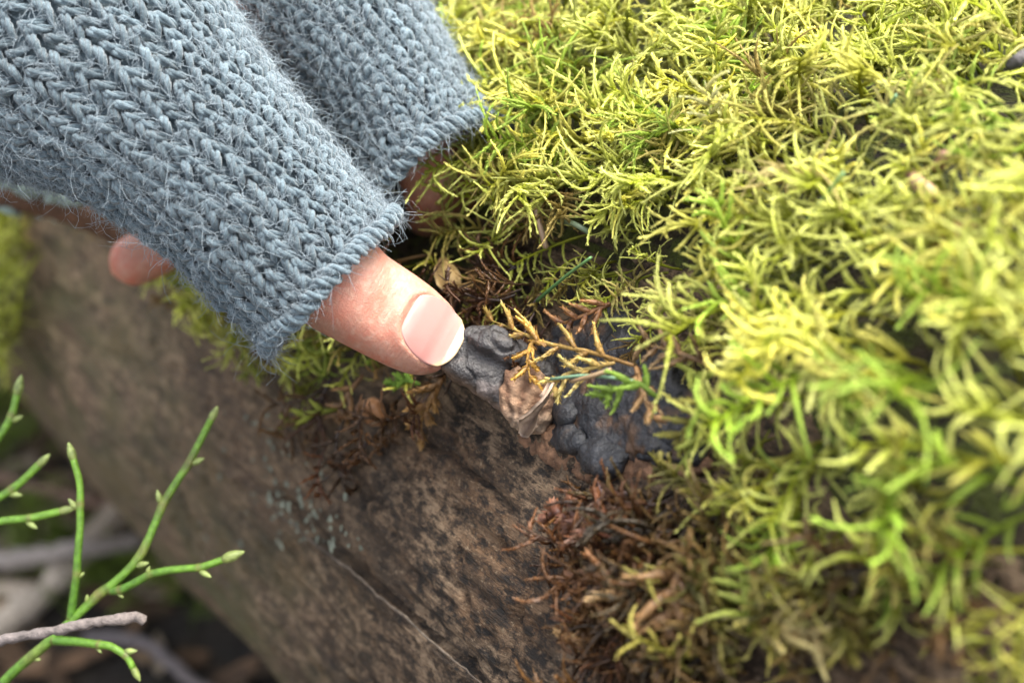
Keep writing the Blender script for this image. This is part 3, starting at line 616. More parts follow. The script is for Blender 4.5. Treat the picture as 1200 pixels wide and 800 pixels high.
ribbon_leaf('leaf_scrap', 'curled pale-edged brown scrap sticking out in front of the fungus', 'leaf scrap', [pix(612, 512, .3205), pix(626, 490, .315), pix(641, 470, .312), pix(648, 450, .314)], [.0011, .0021, .0015, .0019, .0007], (.17, .12, .095), (.48, .35, .25), .0006, 2.2, .5, seed=3)
ribbon_leaf('leaf_scrap', 'small tan dry leaf scrap caught in the moss beside the cuff', 'leaf scrap', [hit(540, 345, .008), hit(528, 330, .011), hit(522, 312, .012), hit(520, 300, .010)], [.0012, .003, .0026, .0008], (.33, .22, .08), (.42, .28, .11), .0003, .3, .5, seed=4)
ribbon_leaf('leaf_scrap', 'orange-brown leaf scrap on the wood below the thumb', 'leaf scrap', [hit(446, 470, .003), hit(438, 478, .005), hit(432, 486, .005), hit(428, 494, .003)], [.002, .004, .0045, .002], (.20, .09, .035), (.28, .14, .06), .0004, .3, .4, seed=5)
ribbon_leaf('leaf_scrap', 'rust-brown bark flake half buried in the moss near the log crest', 'leaf scrap', [hit(1112, 305, .012), hit(1125, 295, .017), hit(1140, 285, .018), hit(1156, 280, .014)], [.003, .0045, .005, .003], (.24, .085, .03), (.33, .13, .05), .001, .2, .5, seed=6)

# ------------------------------------------------------------------ fallen needles, twigs on the moss
def rod(name, label, cat, pts, r0, r1, c0, c1, m, group=None, sides=7, n=10, flat=1., wob=0., seed=0):
    rng = np.random.default_rng(seed); P = spline(np.array(pts), n)
    if wob: P = P+rng.normal(0, wob, P.shape)
    r = np.linspace(r0, r1, n)*(1+.12*rng.normal(size=n)*(wob > 0)); V, Q, T = tube(P, r, sides, -CF, True, r*flat, .06 if wob else 0, rng)
    t = np.concatenate([np.repeat(np.linspace(0, 1, n), sides), [0, 1]])[:, None]; o0 = V.mean(0)
    o = add(name, V-o0, [Q, T], m, None, np.array(c0)*(1-t)+np.array(c1)*t); o.location = o0
    return tag(o, label, cat, group)
GN, GN2 = (.06, .16, .05), (.13, .28, .10)
rod('fallen_needle', 'deep green needle standing up between the fungus and the moss', 'needle', [hit(630, 352, .006), hit(660, 326, .013), hit(692, 302, .019)], .0007, .0005, GN, GN2, M_NEEDLE, flat=.6)
rod('fallen_needle', 'blue-green needle lying across the fungus', 'needle', [hit(646, 444, .0155), hit(690, 440, .016), hit(742, 446, .0145)], .0006, .0006, (.14, .24, .15), (.20, .33, .2), M_NEEDLE, flat=.6)
rod('fallen_needle', 'straw-brown needle lying along the blue-green one on the fungus', 'needle', [hit(670, 447, .0155), hit(692, 441, .017), hit(716, 433, .0165)], .0004, .0005, (.30, .19, .10), (.36, .25, .14), M_NEEDLE)
rod('fallen_needle', 'thin green needle upright in the middle of the moss mat', 'needle', [hit(930, 282, .016), hit(955, 245, .024), hit(988, 203, .033)], .0007, .0005, GN, (.2, .36, .14), M_NEEDLE, flat=.6)
rod('fallen_needle', 'short blue-green needle tip near the log crest', 'needle', [hit(1034, 142, .02), hit(1040, 128, .024), hit(1050, 112, .029)], .0007, .0004, GN, (.2, .36, .2), M_NEEDLE, flat=.6)
rod('fallen_needle', 'grey-green needle stub poking up behind the moss edge', 'needle', [hit(706, 158, .014), hit(699, 140, .019), hit(694, 122, .024)], .0008, .0008, (.25, .25, .15), (.36, .36, .24), M_NEEDLE)
rod('fallen_needle', 'pale tan needle leaning in the brown moss above the fungus', 'needle', [hit(640, 290, .009), hit(632, 262, .013), hit(624, 235, .016)], .0007, .0005, (.40, .27, .17), (.50, .36, .25), M_NEEDLE)
rod('fallen_needle', 'grey-green needle half hidden in the brown moss above the fungus', 'needle', [hit(655, 258, .012), hit(672, 262, .015), hit(690, 272, .013)], .0007, .0006, (.10, .15, .08), (.15, .2, .12), M_NEEDLE)
rod('dry_twig', 'knobbly dark brown twig lying in the moss behind the glove cuff', 'twig', [hit(562, 72, .014), hit(585, 77, .019), hit(616, 82, .017)], .0014, .0016, (.16, .11, .085), (.12, .08, .06), M_TWIG, None, 9, 22, wob=.00025, seed=2)
rod('dry_twig', 'pinkish-tan twig leaning in the upper moss', 'twig', [hit(718, 98, .012), hit(740, 76, .018), hit(764, 58, .022)], .0011, .0009, (.26, .165, .115), (.34, .23, .165), M_TWIG, None, 8, 22, wob=.00018)
rod('dry_twig', 'short brown twig bit in the moss beside the middle needle', 'twig', [hit(1098, 196, .02), hit(1102, 190, .023), hit(1108, 180, .025)], .0012, .0010, (.32, .17, .10), (.36, .2, .12), M_TWIG, None, 7, 8)
rod('dry_twig', 'reddish-brown twig bit lying flat in the moss below the needles', 'twig', [hit(1068, 205, .02), hit(1080, 218, .024), hit(1092, 230, .024)], .0013, .0015, (.30, .15, .09), (.40, .24, .16), M_TWIG, None, 7, 8)
rod('dry_twig', 'brown twig bit resting on the pale moss above the fungus', 'twig', [hit(925, 222, .019), hit(938, 219, .022), hit(950, 214, .022)], .0011, .0012, (.30, .16, .08), (.34, .2, .1), M_TWIG, None, 7, 8)
rod('dry_twig', 'dark grey bark crumb on the far crest of the moss', 'twig', [hit(1184, 78, .022), hit(1194, 70, .026), hit(1204, 62, .026)], .0010, .0013, (.05, .045, .045), (.09, .08, .08), M_TWIG, None, 8, 8, wob=.0004)

# ------------------------------------------------------------------ hand
def capsule(acc, pts, n=40, sides=28, ref=None, flat=1.):
    """pts rows x,y,depth,radius"""
    A = np.array([[*pix(p[0], p[1], p[2]), p[3]] for p in pts]); S = spline(A, n); C, r = S[:, :3], S[:, 3]
    e = np.linspace(0, 1, 9)[1:]; T0, T1 = nrm(C[1]-C[0]), nrm(C[-1]-C[-2])
    pre = np.array([C[0]-T0*r[0]*math.cos(q*math.pi/2) for q in e[:-1]]); prr = np.array([r[0]*math.sin(q*math.pi/2) for q in e[:-1]])
    post = np.array([C[-1]+T1*r[-1]*math.cos(q*math.pi/2) for q in e[:-1][::-1]]); por = np.array([r[-1]*math.sin(q*math.pi/2) for q in e[:-1][::-1]])
    CC = np.vstack([pre, C, post]); rr = np.concatenate([prr, r, por]); V, Q, T = tube(CC, rr, sides, -CF if ref is None else ref, True, rr*flat); acc.put(V, Q, T)
TH_TIP = pix(536, 414, .3285); TH_BASE = pix(398, 334, .3255)                   # axis of the last thumb joint
TA = nrm(TH_BASE-TH_TIP)                                                       # from the tip back to the hand
TN = -CF*.94+(CR*.62+CU*.78)*.42; TN = nrm(TN-(TN@TA)*TA); TB = np.cross(TA, TN)   # nail normal, sideways
TN0, TB0 = TN, TB
NAIL_C, NAIL_L, NAIL_W = .0078, .0066, .0066                                     # centre along the axis, half length, half width
_tt = np.array([0, .0008, .002, .004, .007, .011, .016, .022, .028, .034, .042, .050]); _tw = np.array([.0, .0035, .0055, .0074, .0088, .0096, .0100, .0102, .0104, .0104, .0106, .0110]); _th = np.array([.0, .0026, .0040, .0053, .0065, .0075, .0083, .0090, .0095, .0096, .0098, .010])
def thumb_point(t, a):
    """surface of the thumb: t metres back from the tip, a angle from the nail side"""
    wv, hv = np.interp(t, _tt, _tw), np.interp(t, _tt, _th); ca, sa = np.cos(a), np.sin(a)
    k = 2.3; rr = (np.abs(ca)**k+np.abs(sa)**k)**(-1/k)
    up = hv*ca*rr*np.where(ca > 0, .92, 1.06); side = wv*sa*rr
    c = -.0010*np.exp(-((t-.004)/.006)**2)
    return up+c, side
def thumb_mesh(acc):
    t = np.concatenate([.0004+(np.linspace(0, 1, 26)**1.6)*.006, np.linspace(.0066, .020, 64), np.linspace(.0206, .050, 40)]); a = np.linspace(-math.pi, math.pi, 161)[:-1]
    Tm, Am = np.meshgrid(t, a, indexing='ij'); up, side = thumb_point(Tm, Am)
    x = (Tm-NAIL_C)/NAIL_L; y = side/NAIL_W; top = smooth(-.1, .45, np.cos(Am))
    back = np.maximum(x, 0); q = np.sqrt(np.where(x > 0, np.abs(x)**2.6, 0)+np.abs(y)**2.6)**(1/1.3)
    front = smooth(-1.05, -.6, x)
    fold = np.exp(-((q-1.10)/.14)**2)*top*front
    inner = smooth(1.0, .90, q)*top
    up = up+.00075*fold-.0008*inner
    knuck = np.exp(-((Tm-.0235)/.0035)**2)*top*(.00022*np.sin(Tm*3600+2*np.sin(Am*3)))      # creases over the joint
    up = up+knuck+.0004*np.exp(-((Tm-.0255)/.004)**2)*top
    V = TH_TIP+TA*Tm[..., None]+TN*up[..., None]+TB*side[..., None]; m, n = Tm.shape
    i, j = np.meshgrid(np.arange(m-1), np.arange(n), indexing='ij'); j2 = (j+1) % n
    Q = np.stack([i*n+j, i*n+j2, (i+1)*n+j2, (i+1)*n+j], -1).reshape(-1, 4); W = V.reshape(-1, 3); kk = len(W)
    W = np.vstack([W, TH_TIP-TN*.0010, V[-1].mean(0)]); jj = np.arange(n); j3 = (jj+1) % n; b = (m-1)*n
    T = np.vstack([np.stack([np.full(n, kk), j3, jj], -1), np.stack([np.full(n, kk+1), b+jj, b+j3], -1)]); acc.put(W, Q, T)
def build_hand():
    a = Acc(); thumb_mesh(a)
    capsule(a, [(420, 346, .3262, .0098), (300, 215, .324, .0115), (165, 105, .325, .0145), (30, 30, .330, .017)])
    capsule(a, [(395, 30, .366, .010), (455, 110, .364, .0092), (500, 190, .3625, .0080), (508, 232, .371, .0072), (505, 254, .389, .0062)])       # index
    capsule(a, [(378, 12, .380, .010), (450, 95, .380, .0092), (522, 175, .370, .0082), (536, 212, .376, .0072), (540, 238, .392, .0062)])          # middle
    capsule(a, [(352, 5, .396, .0095), (400, 100, .402, .009), (370, 205, .408, .008), (300, 275, .412, .0072)])                                      # ring, curled back
    capsule(a, [(318, 0, .408, .009), (330, 110, .420, .0085), (250, 225, .420, .0078), (192, 285, .418, .0074), (158, 305, .416, .0068)])            # little finger, curled back
    for p0, p1, r in (((395, 30, .366), (60, -40, .345), .013), ((378, 12, .380), (50, -50, .355), .013), ((352, 5, .396), (30, -60, .365), .012), ((318, 0, .408), (10, -60, .375), .011), ((200, 70, .345), (60, 0, .345), .018)):
        capsule(a, [(*p0, r*.85), ((p0[0]+p1[0])/2, (p0[1]+p1[1])/2, (p0[2]+p1[2])/2, r), (*p1, r*1.1)])
    capsule(a, [(60, -10, .345, .019), (-120, -130, .35, .021), (-420, -330, .36, .024), (-900, -640, .38, .027)], flat=1.15)
    o, V, N = remeshed('person', a, .0007, M_SKIN, None, 2, dec=.3)
    o0 = TH_TIP.copy(); set_geo(o, V-o0); o.location = o0
    tag(o, 'hand in a grey knitted fingerless mitten pressing a bare thumb on the fungus', 'person')
    # nail plate
    nu, nv = 33, 40; U, Vv = np.meshgrid(np.linspace(-1, 1, nu), np.linspace(0, 1, nv), indexing='ij')
    t0, t1 = NAIL_C-NAIL_L*1.12, NAIL_C+NAIL_L*1.02
    half = NAIL_W*1.05*np.sqrt(np.maximum(1-np.clip((Vv-.42)/.60, 0, 1)**2.3, 0))*(1-.13*(1-np.clip(Vv/.4, 0, 1))**1.5)
    side = U*half; tfree = t0+.0024*np.abs(U)**2.8*(1-Vv)                                    # rounded free edge
    tt = tfree*(1-Vv)+t1*Vv
    def topz(t, sd):
        wv, hv = np.interp(np.maximum(t, .0022), _tt, _tw), np.interp(np.maximum(t, .0022), _tt, _th); k = 2.3
        s = np.clip(np.abs(sd)/np.maximum(wv, .0074), 0, .93); return hv*.92*(1-s**k)**(1/k)-.0010*np.exp(-((t-.004)/.006)**2)
    zc = topz(tt, side*.86); z = zc-.0001+.0006*smooth(.35, 0, Vv)-.0011*smooth(.88, 1, Vv)
    Wt = TH_TIP+TA*tt[..., None]+TN*z[..., None]+TB*side[..., None]; Wb = Wt-TN*.0006
    i, j = np.meshgrid(np.arange(nu-1), np.arange(nv-1), indexing='ij'); q0 = i*nv+j; n1 = nu*nv
    Q = [np.stack([q0, q0+nv, q0+nv+1, q0+1], -1).reshape(-1, 4)]; Q.append(Q[0][:, ::-1]+n1)
    def wall(r_, fl):
        e = np.stack([r_[:-1], r_[1:], r_[1:]+n1, r_[:-1]+n1], -1); Q.append(e[:, ::-1] if fl else e)
    wall(np.arange(nu)*nv, 0); wall(np.arange(nu)*nv+nv-1, 1); wall(np.arange(nv), 1); wall(np.arange(nv)+(nu-1)*nv, 0)
    vv = Vv.reshape(-1, 1); uu = np.abs(U.reshape(-1, 1))
    pink = np.array([.39, .185, .165]); cream = np.array([.44, .34, .19]); pale = np.array([.45, .26, .225])
    f1 = smooth(.12, .05, vv-.03*uu**2)*.8; c = pink*(1-smooth(.45, .1, vv)*.5)+pale*smooth(.45, .1, vv)*.5; lun = smooth(.80, .93, vv+.1*uu); c = c*(1-.5*lun)+pale*.5*lun; c = c*(1-f1)+cream*f1
    nl = add('thumbnail', np.vstack([Wt.reshape(-1, 3), Wb.reshape(-1, 3)])-o0, np.vstack(Q), M_NAIL, o, np.vstack([c, c])); fix_normals(nl.data)
    nl['label'] = 'short pink thumbnail with a cream free edge'
    return o, o0
HAND, HAND0 = build_hand()
def skin_lines(m):                             # fine creases that run across the thumb
    N = m.node_tree.nodes; L = m.node_tree.links; b = N['Principled BSDF']; tc = N.new('ShaderNodeTexCoord'); cb = N.new('ShaderNodeCombineXYZ')
    for k, (v, sc) in enumerate(((TA, 1500.), (TB, 260.), (TN, 260.))):
        d = N.new('ShaderNodeVectorMath'); d.operation = 'DOT_PRODUCT'; d.inputs[1].default_value = tuple(v*sc); L.new(tc.outputs['Object'], d.inputs[0]); L.new(d.outputs['Value'], cb.inputs[k])
    tx = N.new('ShaderNodeTexNoise'); tx.inputs['Scale'].default_value = 1.0; tx.inputs['Detail'].default_value = 3; L.new(cb.outputs[0], tx.inputs['Vector'])
    bp = N.new('ShaderNodeBump'); bp.inputs['Distance'].default_value = .0004; bp.inputs['Strength'].default_value = .55
    old = b.inputs['Normal'].links[0].from_socket; L.new(old, bp.inputs['Normal']); L.new(tx.outputs[0], bp.inputs['Height']); L.new(bp.outputs[0], b.inputs['Normal'])
skin_lines(M_SKIN)

# ------------------------------------------------------------------ knitted mitten
class Sleeve:
    def __init__(s, rows, n=90):
        A = np.array([[*pix(r[0], r[1], r[2]), r[3], r[4]] for r in rows]); S = spline(A, n); s.C, s.a, s.b = S[:, :3], S[:, 3], S[:, 4]
        s.T, s.N, s.B = frames(s.C, -CF); s.l = np.concatenate([[0], np.cumsum(np.linalg.norm(np.diff(s.C, axis=0), axis=1))]); s.L = s.l[-1]
        th = np.linspace(-math.pi, math.pi, 361); s.th = th
    def ip(s, l, arr): return np.stack([np.interp(l, s.l, arr[..., c]) for c in range(3)], -1)
    def at(s, l, arcu, lift):
        """l metres from the cuff, arcu metres round from the camera-side ridge, lift off the surface"""
        a, b = np.interp(l, s.l, s.a), np.interp(l, s.l, s.b); m = (a+b)/2; th = arcu/m
        e = .5*(b-a)/m*.5*np.sin(2*th); th = th-e                            # about even spacing round the ellipse
        C, N, B = s.ip(l, s.C), nrm(s.ip(l, s.N)), nrm(s.ip(l, s.B))
        nx, ny = np.cos(th)*a, np.sin(th)*b; nn = np.hypot(nx, ny); nx, ny = nx/nn, ny/nn
        nr = N*nx[..., None]+B*ny[..., None]
        return C+N*(b*np.cos(th))[..., None]+B*(a*np.sin(th))[..., None]+nr*lift[..., None], nr
    def half(s, l): return math.pi*(np.interp(l, s.l, s.a)+np.interp(l, s.l, s.b))/2
WALE, ROW, YR = .0043, .00285, .00074
WOOL = np.array([.098, .134, .155])
def knit(sl, l0, l1, front=2.2, seed=0, keep=None):
    rng = np.random.default_rng(seed); acc = Acc(); pts = []
    for jr, l in enumerate(np.arange(l0, l1, ROW)):
        K = int(sl.half(l+.002)/WALE)
        for k in range(-K, K+1):
            m = (np.interp(l, sl.l, sl.a)+np.interp(l, sl.l, sl.b))/2
            pts.append((l+rng.normal(0, .00032), k*WALE+rng.normal(0, .0003)+.0011*math.sin(l*95+k*.35), abs(k*WALE/m)))
    P = np.array(pts); S0 = sl.at(P[:, 0], P[:, 1], np.zeros(len(P)))
    ok = np.ones(len(P), bool)
    if keep is not None: ok = keep(S0[0])
    P = P[ok]; near = P[:, 2] < front
    kk = 6; t = np.linspace(0, 1, kk)
    for sgn in (-1, 1):
        # one leg of the V: sunk at both ends, bulging in the middle
        wob = rng.normal(0, .13, (len(P), 2))
        u = sgn*WALE*(.04+.43*np.sin(t*math.pi*.58)**1.0)[None]*(1+wob[:, :1]); lv = (-.30+1.50*t)[None]*ROW+0*u; hh = (-.0006+.0019*np.sin(np.pi*np.clip(t*1.02, 0, 1)))[None]*(1+rng.normal(0, .22, (len(P), 1)))
        l = P[:, :1]+lv; arcu = P[:, 1:2]+u; C, Nr = sl.at(l, arcu, hh); T = nrm(np.gradient(C, axis=1)); Nr = nrm(Nr-(Nr*T).sum(-1, keepdims=True)*T); B = np.cross(T, Nr)
        thick = YR*(.62+.5*np.sin(np.pi*t))[None, :]*(1+rng.normal(0, .10, (len(P), 1)))
        cv = WOOL*(1+rng.normal(0, .15, (len(P), 1)))*np.array([1, 1, 1])
        for sel, plies, sides in ((near, 3, 4), (~near, 1, 4)):
            if not sel.any(): continue
            n = sel.sum()
            for p in range(plies):
                ph = p/plies*2*math.pi+t*4.6+rng.uniform(0, .9); off = thick[sel]*(.62 if plies > 1 else 0); rr = thick[sel]*(.78 if plies > 1 else 1.25)
                Cp = C[sel]+off[..., None]*(np.cos(ph)[None, :, None]*Nr[sel]+np.sin(ph)[None, :, None]*B[sel])
                an = np.arange(sides)/sides*2*math.pi+.4
                V = Cp[:, :, None]+rr[..., None, None]*(np.cos(an)[None, None, :, None]*Nr[sel][:, :, None]+np.sin(an)[None, None, :, None]*B[sel][:, :, None])
                i, j = np.meshgrid(np.arange(kk-1), np.arange(sides), indexing='ij'); j2 = (j+1) % sides
                q = np.stack([i*sides+j, i*sides+j2, (i+1)*sides+j2, (i+1)*sides+j], -1).reshape(-1, 4)
                Q = (q[None]+(np.arange(n)*kk*sides)[:, None, None]).reshape(-1, 4)
                acc.put(V.reshape(-1, 3), Q, None, np.repeat(cv[sel], kk*sides, 0))
    return acc, P
def cuff_edge(sl, l, r, turns, seed=0):
    rng = np.random.default_rng(seed); acc = Acc(); n = turns*11; t = np.linspace(0, 1, n, endpoint=False)
    tw = t+.010*(vnoise(np.stack([t*9, t*0+seed, t*0], -1), 9)-.5); h = sl.half(l); arcu = -h+2*h*t; base, nr = sl.at(np.full(n, l), arcu, np.full(n, .0009)); ax = -nrm(sl.ip(np.full(n, l), sl.T))
    low = vnoise(np.stack([t*14, t*0+seed, t*0], -1), seed)-.5
    base = base+ax*(.0026*low)[:, None]
    for st in range(2):
        ph = 2*math.pi*turns*tw+st*math.pi+.5*np.sin(2*math.pi*5*t+seed); C0 = base+nr*(.0006+r*.55*np.cos(ph))[:, None]+ax*(r*.75*np.sin(ph)+.0003)[:, None]; Tt = nrm(np.roll(C0, -1, 0)-np.roll(C0, 1, 0)); N1 = nrm(nr-(nr*Tt).sum(-1, keepdims=True)*Tt); B1 = np.cross(Tt, N1)
        for p in range(3):
            q = p/3*2*math.pi+2*math.pi*turns*1.5*t; C = C0+.0006*(np.cos(q)[:, None]*N1+np.sin(q)[:, None]*B1)
            sides = 5; an = np.arange(sides)/sides*2*math.pi; rr = .00064*(1+.1*vnoise(np.stack([t*200, t*0, t*0+p], -1), 4))
            V = (C[:, None]+rr[:, None, None]*(np.cos(an)[None, :, None]*N1[:, None]+np.sin(an)[None, :, None]*B1[:, None])).reshape(-1, 3)
            i, j = np.meshgrid(np.arange(n), np.arange(sides), indexing='ij'); j2 = (j+1) % sides; i2 = (i+1) % n
            acc.put(V, np.stack([i*sides+j, i*sides+j2, i2*sides+j2, i2*sides+j], -1).reshape(-1, 4), None, WOOL*(1.05+.15*rng.normal()))
    return acc
def fuzz(acc, base, nr, n, lmin, lmax, rng, up=.55, rad=.000030):
    k = 5; idx = rng.integers(0, len(base), n); p = base[idx]+rng.normal(0, .0004, (n, 3)); N = nr[idx]
    d = rng.normal(size=(n, 3)); d = nrm(d-(d*N).sum(-1, keepdims=True)*N+N*rng.uniform(-.1, up, (n, 1))*1.6); L = rng.uniform(lmin, lmax, n)*rng.random(n)**.6
    ax = nrm(rng.normal(size=(n, 3))); cur = rng.normal(0, .75, n); P = [p]
    for q in range(k-1):
        p = p+d*(L/(k-1))[:, None]; P.append(p); d = nrm(d+np.cross(ax, d)*cur[:, None]+rng.normal(0, .12, (n, 3))-N*.06)
    P = np.stack(P, 1); T = nrm(np.gradient(P, axis=1)); rf = nrm(rng.normal(size=(n, 1, 3))); S1 = nrm(np.cross(T, rf)); S2 = np.cross(T, S1)
    r = rad*np.linspace(1, .5, k)[None, :, None]; V = np.stack([P+S1*r, P-S1*r], 2).reshape(-1, 3)
    i = np.arange(k-1); q = np.stack([i*2, i*2+1, i*2+3, i*2+2], -1)
    acc.put(V, (q[None]+(np.arange(n)*k*2)[:, None, None]).reshape(-1, 4), None, (1, 1, 1))
def build_mitten():
    th = Sleeve([(389, 331, .3262, .0180, .0165), (345, 290, .3255, .0182, .0160), (285, 222, .3250, .0192, .0165), (215, 155, .3250, .0220, .0175), (145, 92, .3255, .0268, .0190), (55, 35, .328, .0315, .021), (-60, -10, .332, .0290, .023), (-200, -80, .340, .030, .024)])
    fg = Sleeve([(513, 199, .3595, .0180, .0185), (478, 144, .3615, .0162, .0185), (430, 70, .3630, .0175, .0190), (378, 5, .364, .0215, .0205), (300, -80, .364, .027, .023), (220, -170, .366, .026, .025), (80, -270, .362, .030, .026)])
    # knitted lining tubes (one mesh): block the view through the stitches
    a = Acc()
    for sl in (th, fg):
        n, m = 70, 72; l = np.linspace(.0008, sl.L, n); tt = np.linspace(-1, 1, m, endpoint=False); Lm, Tm = np.meshgrid(l, tt, indexing='ij')
        V, _ = sl.at(Lm, Tm*sl.half(Lm), np.full(Lm.shape, -.0009)); i, j = np.meshgrid(np.arange(n-1), np.arange(m), indexing='ij'); j2 = (j+1) % m
        a.put(V.reshape(-1, 3), np.stack([i*m+j, i*m+j2, (i+1)*m+j2, (i+1)*m+j], -1).reshape(-1, 4), None, WOOL*.8)
    for V_ in range(len(a.V)): a.V[V_] = a.V[V_]-HAND0
    gl = a.build('mitten', M_WOOL, HAND); gl['label'] = 'fuzzy blue-grey knitted wool fingerless mitten'
    rng = np.random.default_rng(3); FV, FN = [], []
    def inside(sl, P):                            # true where P lies inside the other sleeve
        d = np.linalg.norm(P[:, None]-sl.C[None, ::2], axis=2); k = d.argmin(1)*2; v = P-sl.C[k]; return ((v*sl.N[k]).sum(1)/sl.b[k])**2+((v*sl.B[k]).sum(1)/sl.a[k])**2 < .86
    for sl, oth, nm, l1, sd_ in ((th, fg, 'thumb_sleeve', th.L-.004, 1), (fg, th, 'hand_sleeve', fg.L-.004, 2)):
        ac, P = knit(sl, .0022, l1, 1.8, sd_, keep=lambda X, o_=oth: ~inside(o_, X))
        for q in range(len(ac.V)): ac.V[q] = ac.V[q]-HAND0
        ac.build(nm, M_WOOL, gl)
        C, N = sl.at(P[:, 0]+.5*ROW, P[:, 1], np.full(len(P), .0021)); f = P[:, 2] < 2.2; FV.append(C[f]); FN.append(N[f])
        ce = cuff_edge(sl, .0008, .0017, 21 if nm == 'thumb_sleeve' else 20, sd_)
        t = np.linspace(-.62, .62, 260); c2, n2 = sl.at(np.full(260, .0008), t*sl.half(.0008), np.full(260, .0016)); FV.append(c2[::2]); FN.append(n2[::2])
        for q in range(len(ce.V)): ce.V[q] = ce.V[q]-HAND0
        ce.build('cuff_edge', M_WOOL, gl)
    B, N = np.vstack(FV), np.vstack(FN); fz = Acc()
    fuzz(fz, B, N, 33000, .0025, .008, rng, up=.4, rad=.000055); fuzz(fz, B, N, 2600, .006, .014, rng, up=.9, rad=.00005)
    for q in range(len(fz.V)): fz.V[q] = fz.V[q]-HAND0
    f = fz.build('wool_fuzz', M_FUZZ, gl); f['kind'] = 'stuff'
    return th, fg
TH_SL, FG_SL = build_mitten()

# ------------------------------------------------------------------ bilberry sprigs in front of the log
def bud(acc_root, p, d, L, r, col0, col1, rng):
    k = 9; t = np.linspace(0, 1, k); C = p+d*(t*L)[:, None]; rr = r*np.sin(np.pi*np.clip(.16+.80*t, 0, 1))**.8*(1-.25*t); V, Q, T = tube(C, np.maximum(rr, r*.08), 8)
    tt = np.concatenate([np.repeat(t, 8), [0, 1]])[:, None]; add('bud', V, [Q, T], M_STEM, acc_root, np.array(col0)*(1-tt)+np.array(col1)*tt)
S0, S1 = (.07, .17, .018), (.16, .31, .03); BD0, BD1 = (.18, .22, .05), (.36, .44, .14)
def bilberry(label, stems, depth, group, seed):
    rng = np.random.default_rng(seed); p0 = pix(stems[0][0][0][0], stems[0][0][0][1], depth+stems[0][0][0][2]); root = empty('bilberry_sprig', p0); tag(root, label, 'shrub sprig', group)
    for k, (path, r0, r1, tipbud, nodes) in enumerate(stems):
        P = spline(np.array([pix(q[0], q[1], depth+q[2]) for q in path]), 30)-p0
        n = len(P); r = np.linspace(r0, r1, n); z = np.linspace(0, 1, n)
        for u in nodes: r = r*(1+.28*np.exp(-((z-u)/.018)**2))
        kn = np.concatenate([[0], nodes, [1]]); P = P+np.interp(z, kn, [(-1)**q*.0007*(0 < q < len(kn)-1) for q in range(len(kn))])[:, None]*np.cross(nrm(np.gradient(P, axis=0)), CF); V, Q, T = tube(P, r, 8, None, True); t = np.concatenate([np.repeat(z, 8), [0, 1]])[:, None]
        nd = np.max([np.exp(-((t-u)/.02)**2) for u in list(nodes)+[0.0]], 0)*.75; add('stem' if k == 0 else 'twig', V, [Q, T], M_STEM, root, (np.array(S0)*(1-t)+np.array(S1)*t)*(1-nd)+np.array([.17, .12, .045])*nd)
        tg = nrm(P[-1]-P[-3])
        if tipbud: bud(root, P[-1]-tg*.0004, tg, tipbud, tipbud*.26, BD0, BD1, rng)
        for q, u in enumerate(nodes):
            i = int(u*(n-1)); tg = nrm(P[min(i+1, n-1)]-P[i-1]); sd_ = np.cross(-CF, tg)*(1 if q % 2 else -1); d = nrm(tg+sd_*.75-CF*.2); L = .0020 if u < .6 else .0032
            bud(root, P[i]+sd_*r[i]*.6, d, L, L*.27, BD0, BD1, rng)
BG = None
bilberry('forked green bilberry stem with pale buds rising in front of the log', [
    ([(-60, 905, .01), (0, 800, .004), (75, 735, 0), (130, 688, 0), (160, 652, 0), (192, 595, .002), (222, 535, .004), (247, 492, .006)], .0013, .0008, .0040, [.36, .55, .68, .80, .90]),
    ([(82, 727, 0), (88, 660, -.003), (96, 610, -.004), (96, 570, -.004), (86, 538, -.004)], .0010, .0008, .0044, [.30, .72]),
    ([(128, 692, 0), (165, 680, -.003), (200, 668, -.005), (240, 660, -.006), (262, 655, -.006)], .0010, .0008, .0054, [.10, .40, .80]),
    ([(62, 750, 0), (95, 750, -.003), (125, 754, -.005), (145, 770, -.006), (156, 782, -.006)], .0011, .0008, .0038, [.55, .86])], .358, BG, 1)
bilberry('bare-tipped bilberry shoot at the far edge of the plants, ending in one fat bud', [([(-70, 620, .0), (-20, 535, 0), (6, 495, 0), (20, 462, 0)], .0012, .0009, .0052, [.86])], .372, BG, 2)
bilberry('upper side shoot of bilberry slanting up beside the forked stem', [([(-90, 625, 0), (-20, 590, 0), (20, 565, 0), (45, 545, 0)], .0011, .0009, .0042, [.72])], .368, BG, 3)
bilberry('level bilberry shoot pointing at the forked stem', [([(-80, 622, 0), (0, 608, 0), (40, 603, 0), (70, 599, 0)], .0010, .0009, .0042, [.75])], .362, BG, 4)
rod('dry_twig', 'bare grey twig with a broken knobbly end crossing the bilberry stem', 'twig', [pix(-90, 775, .345), pix(0, 750, .343), pix(60, 739, .342), pix(120, 728, .341), pix(150, 724, .341), pix(158, 722, .341), pix(170, 727, .341)], .0011, .0012, (.11, .095, .095), (.17, .14, .125), M_TWIG, None, 9, 40, wob=.00012, seed=9)

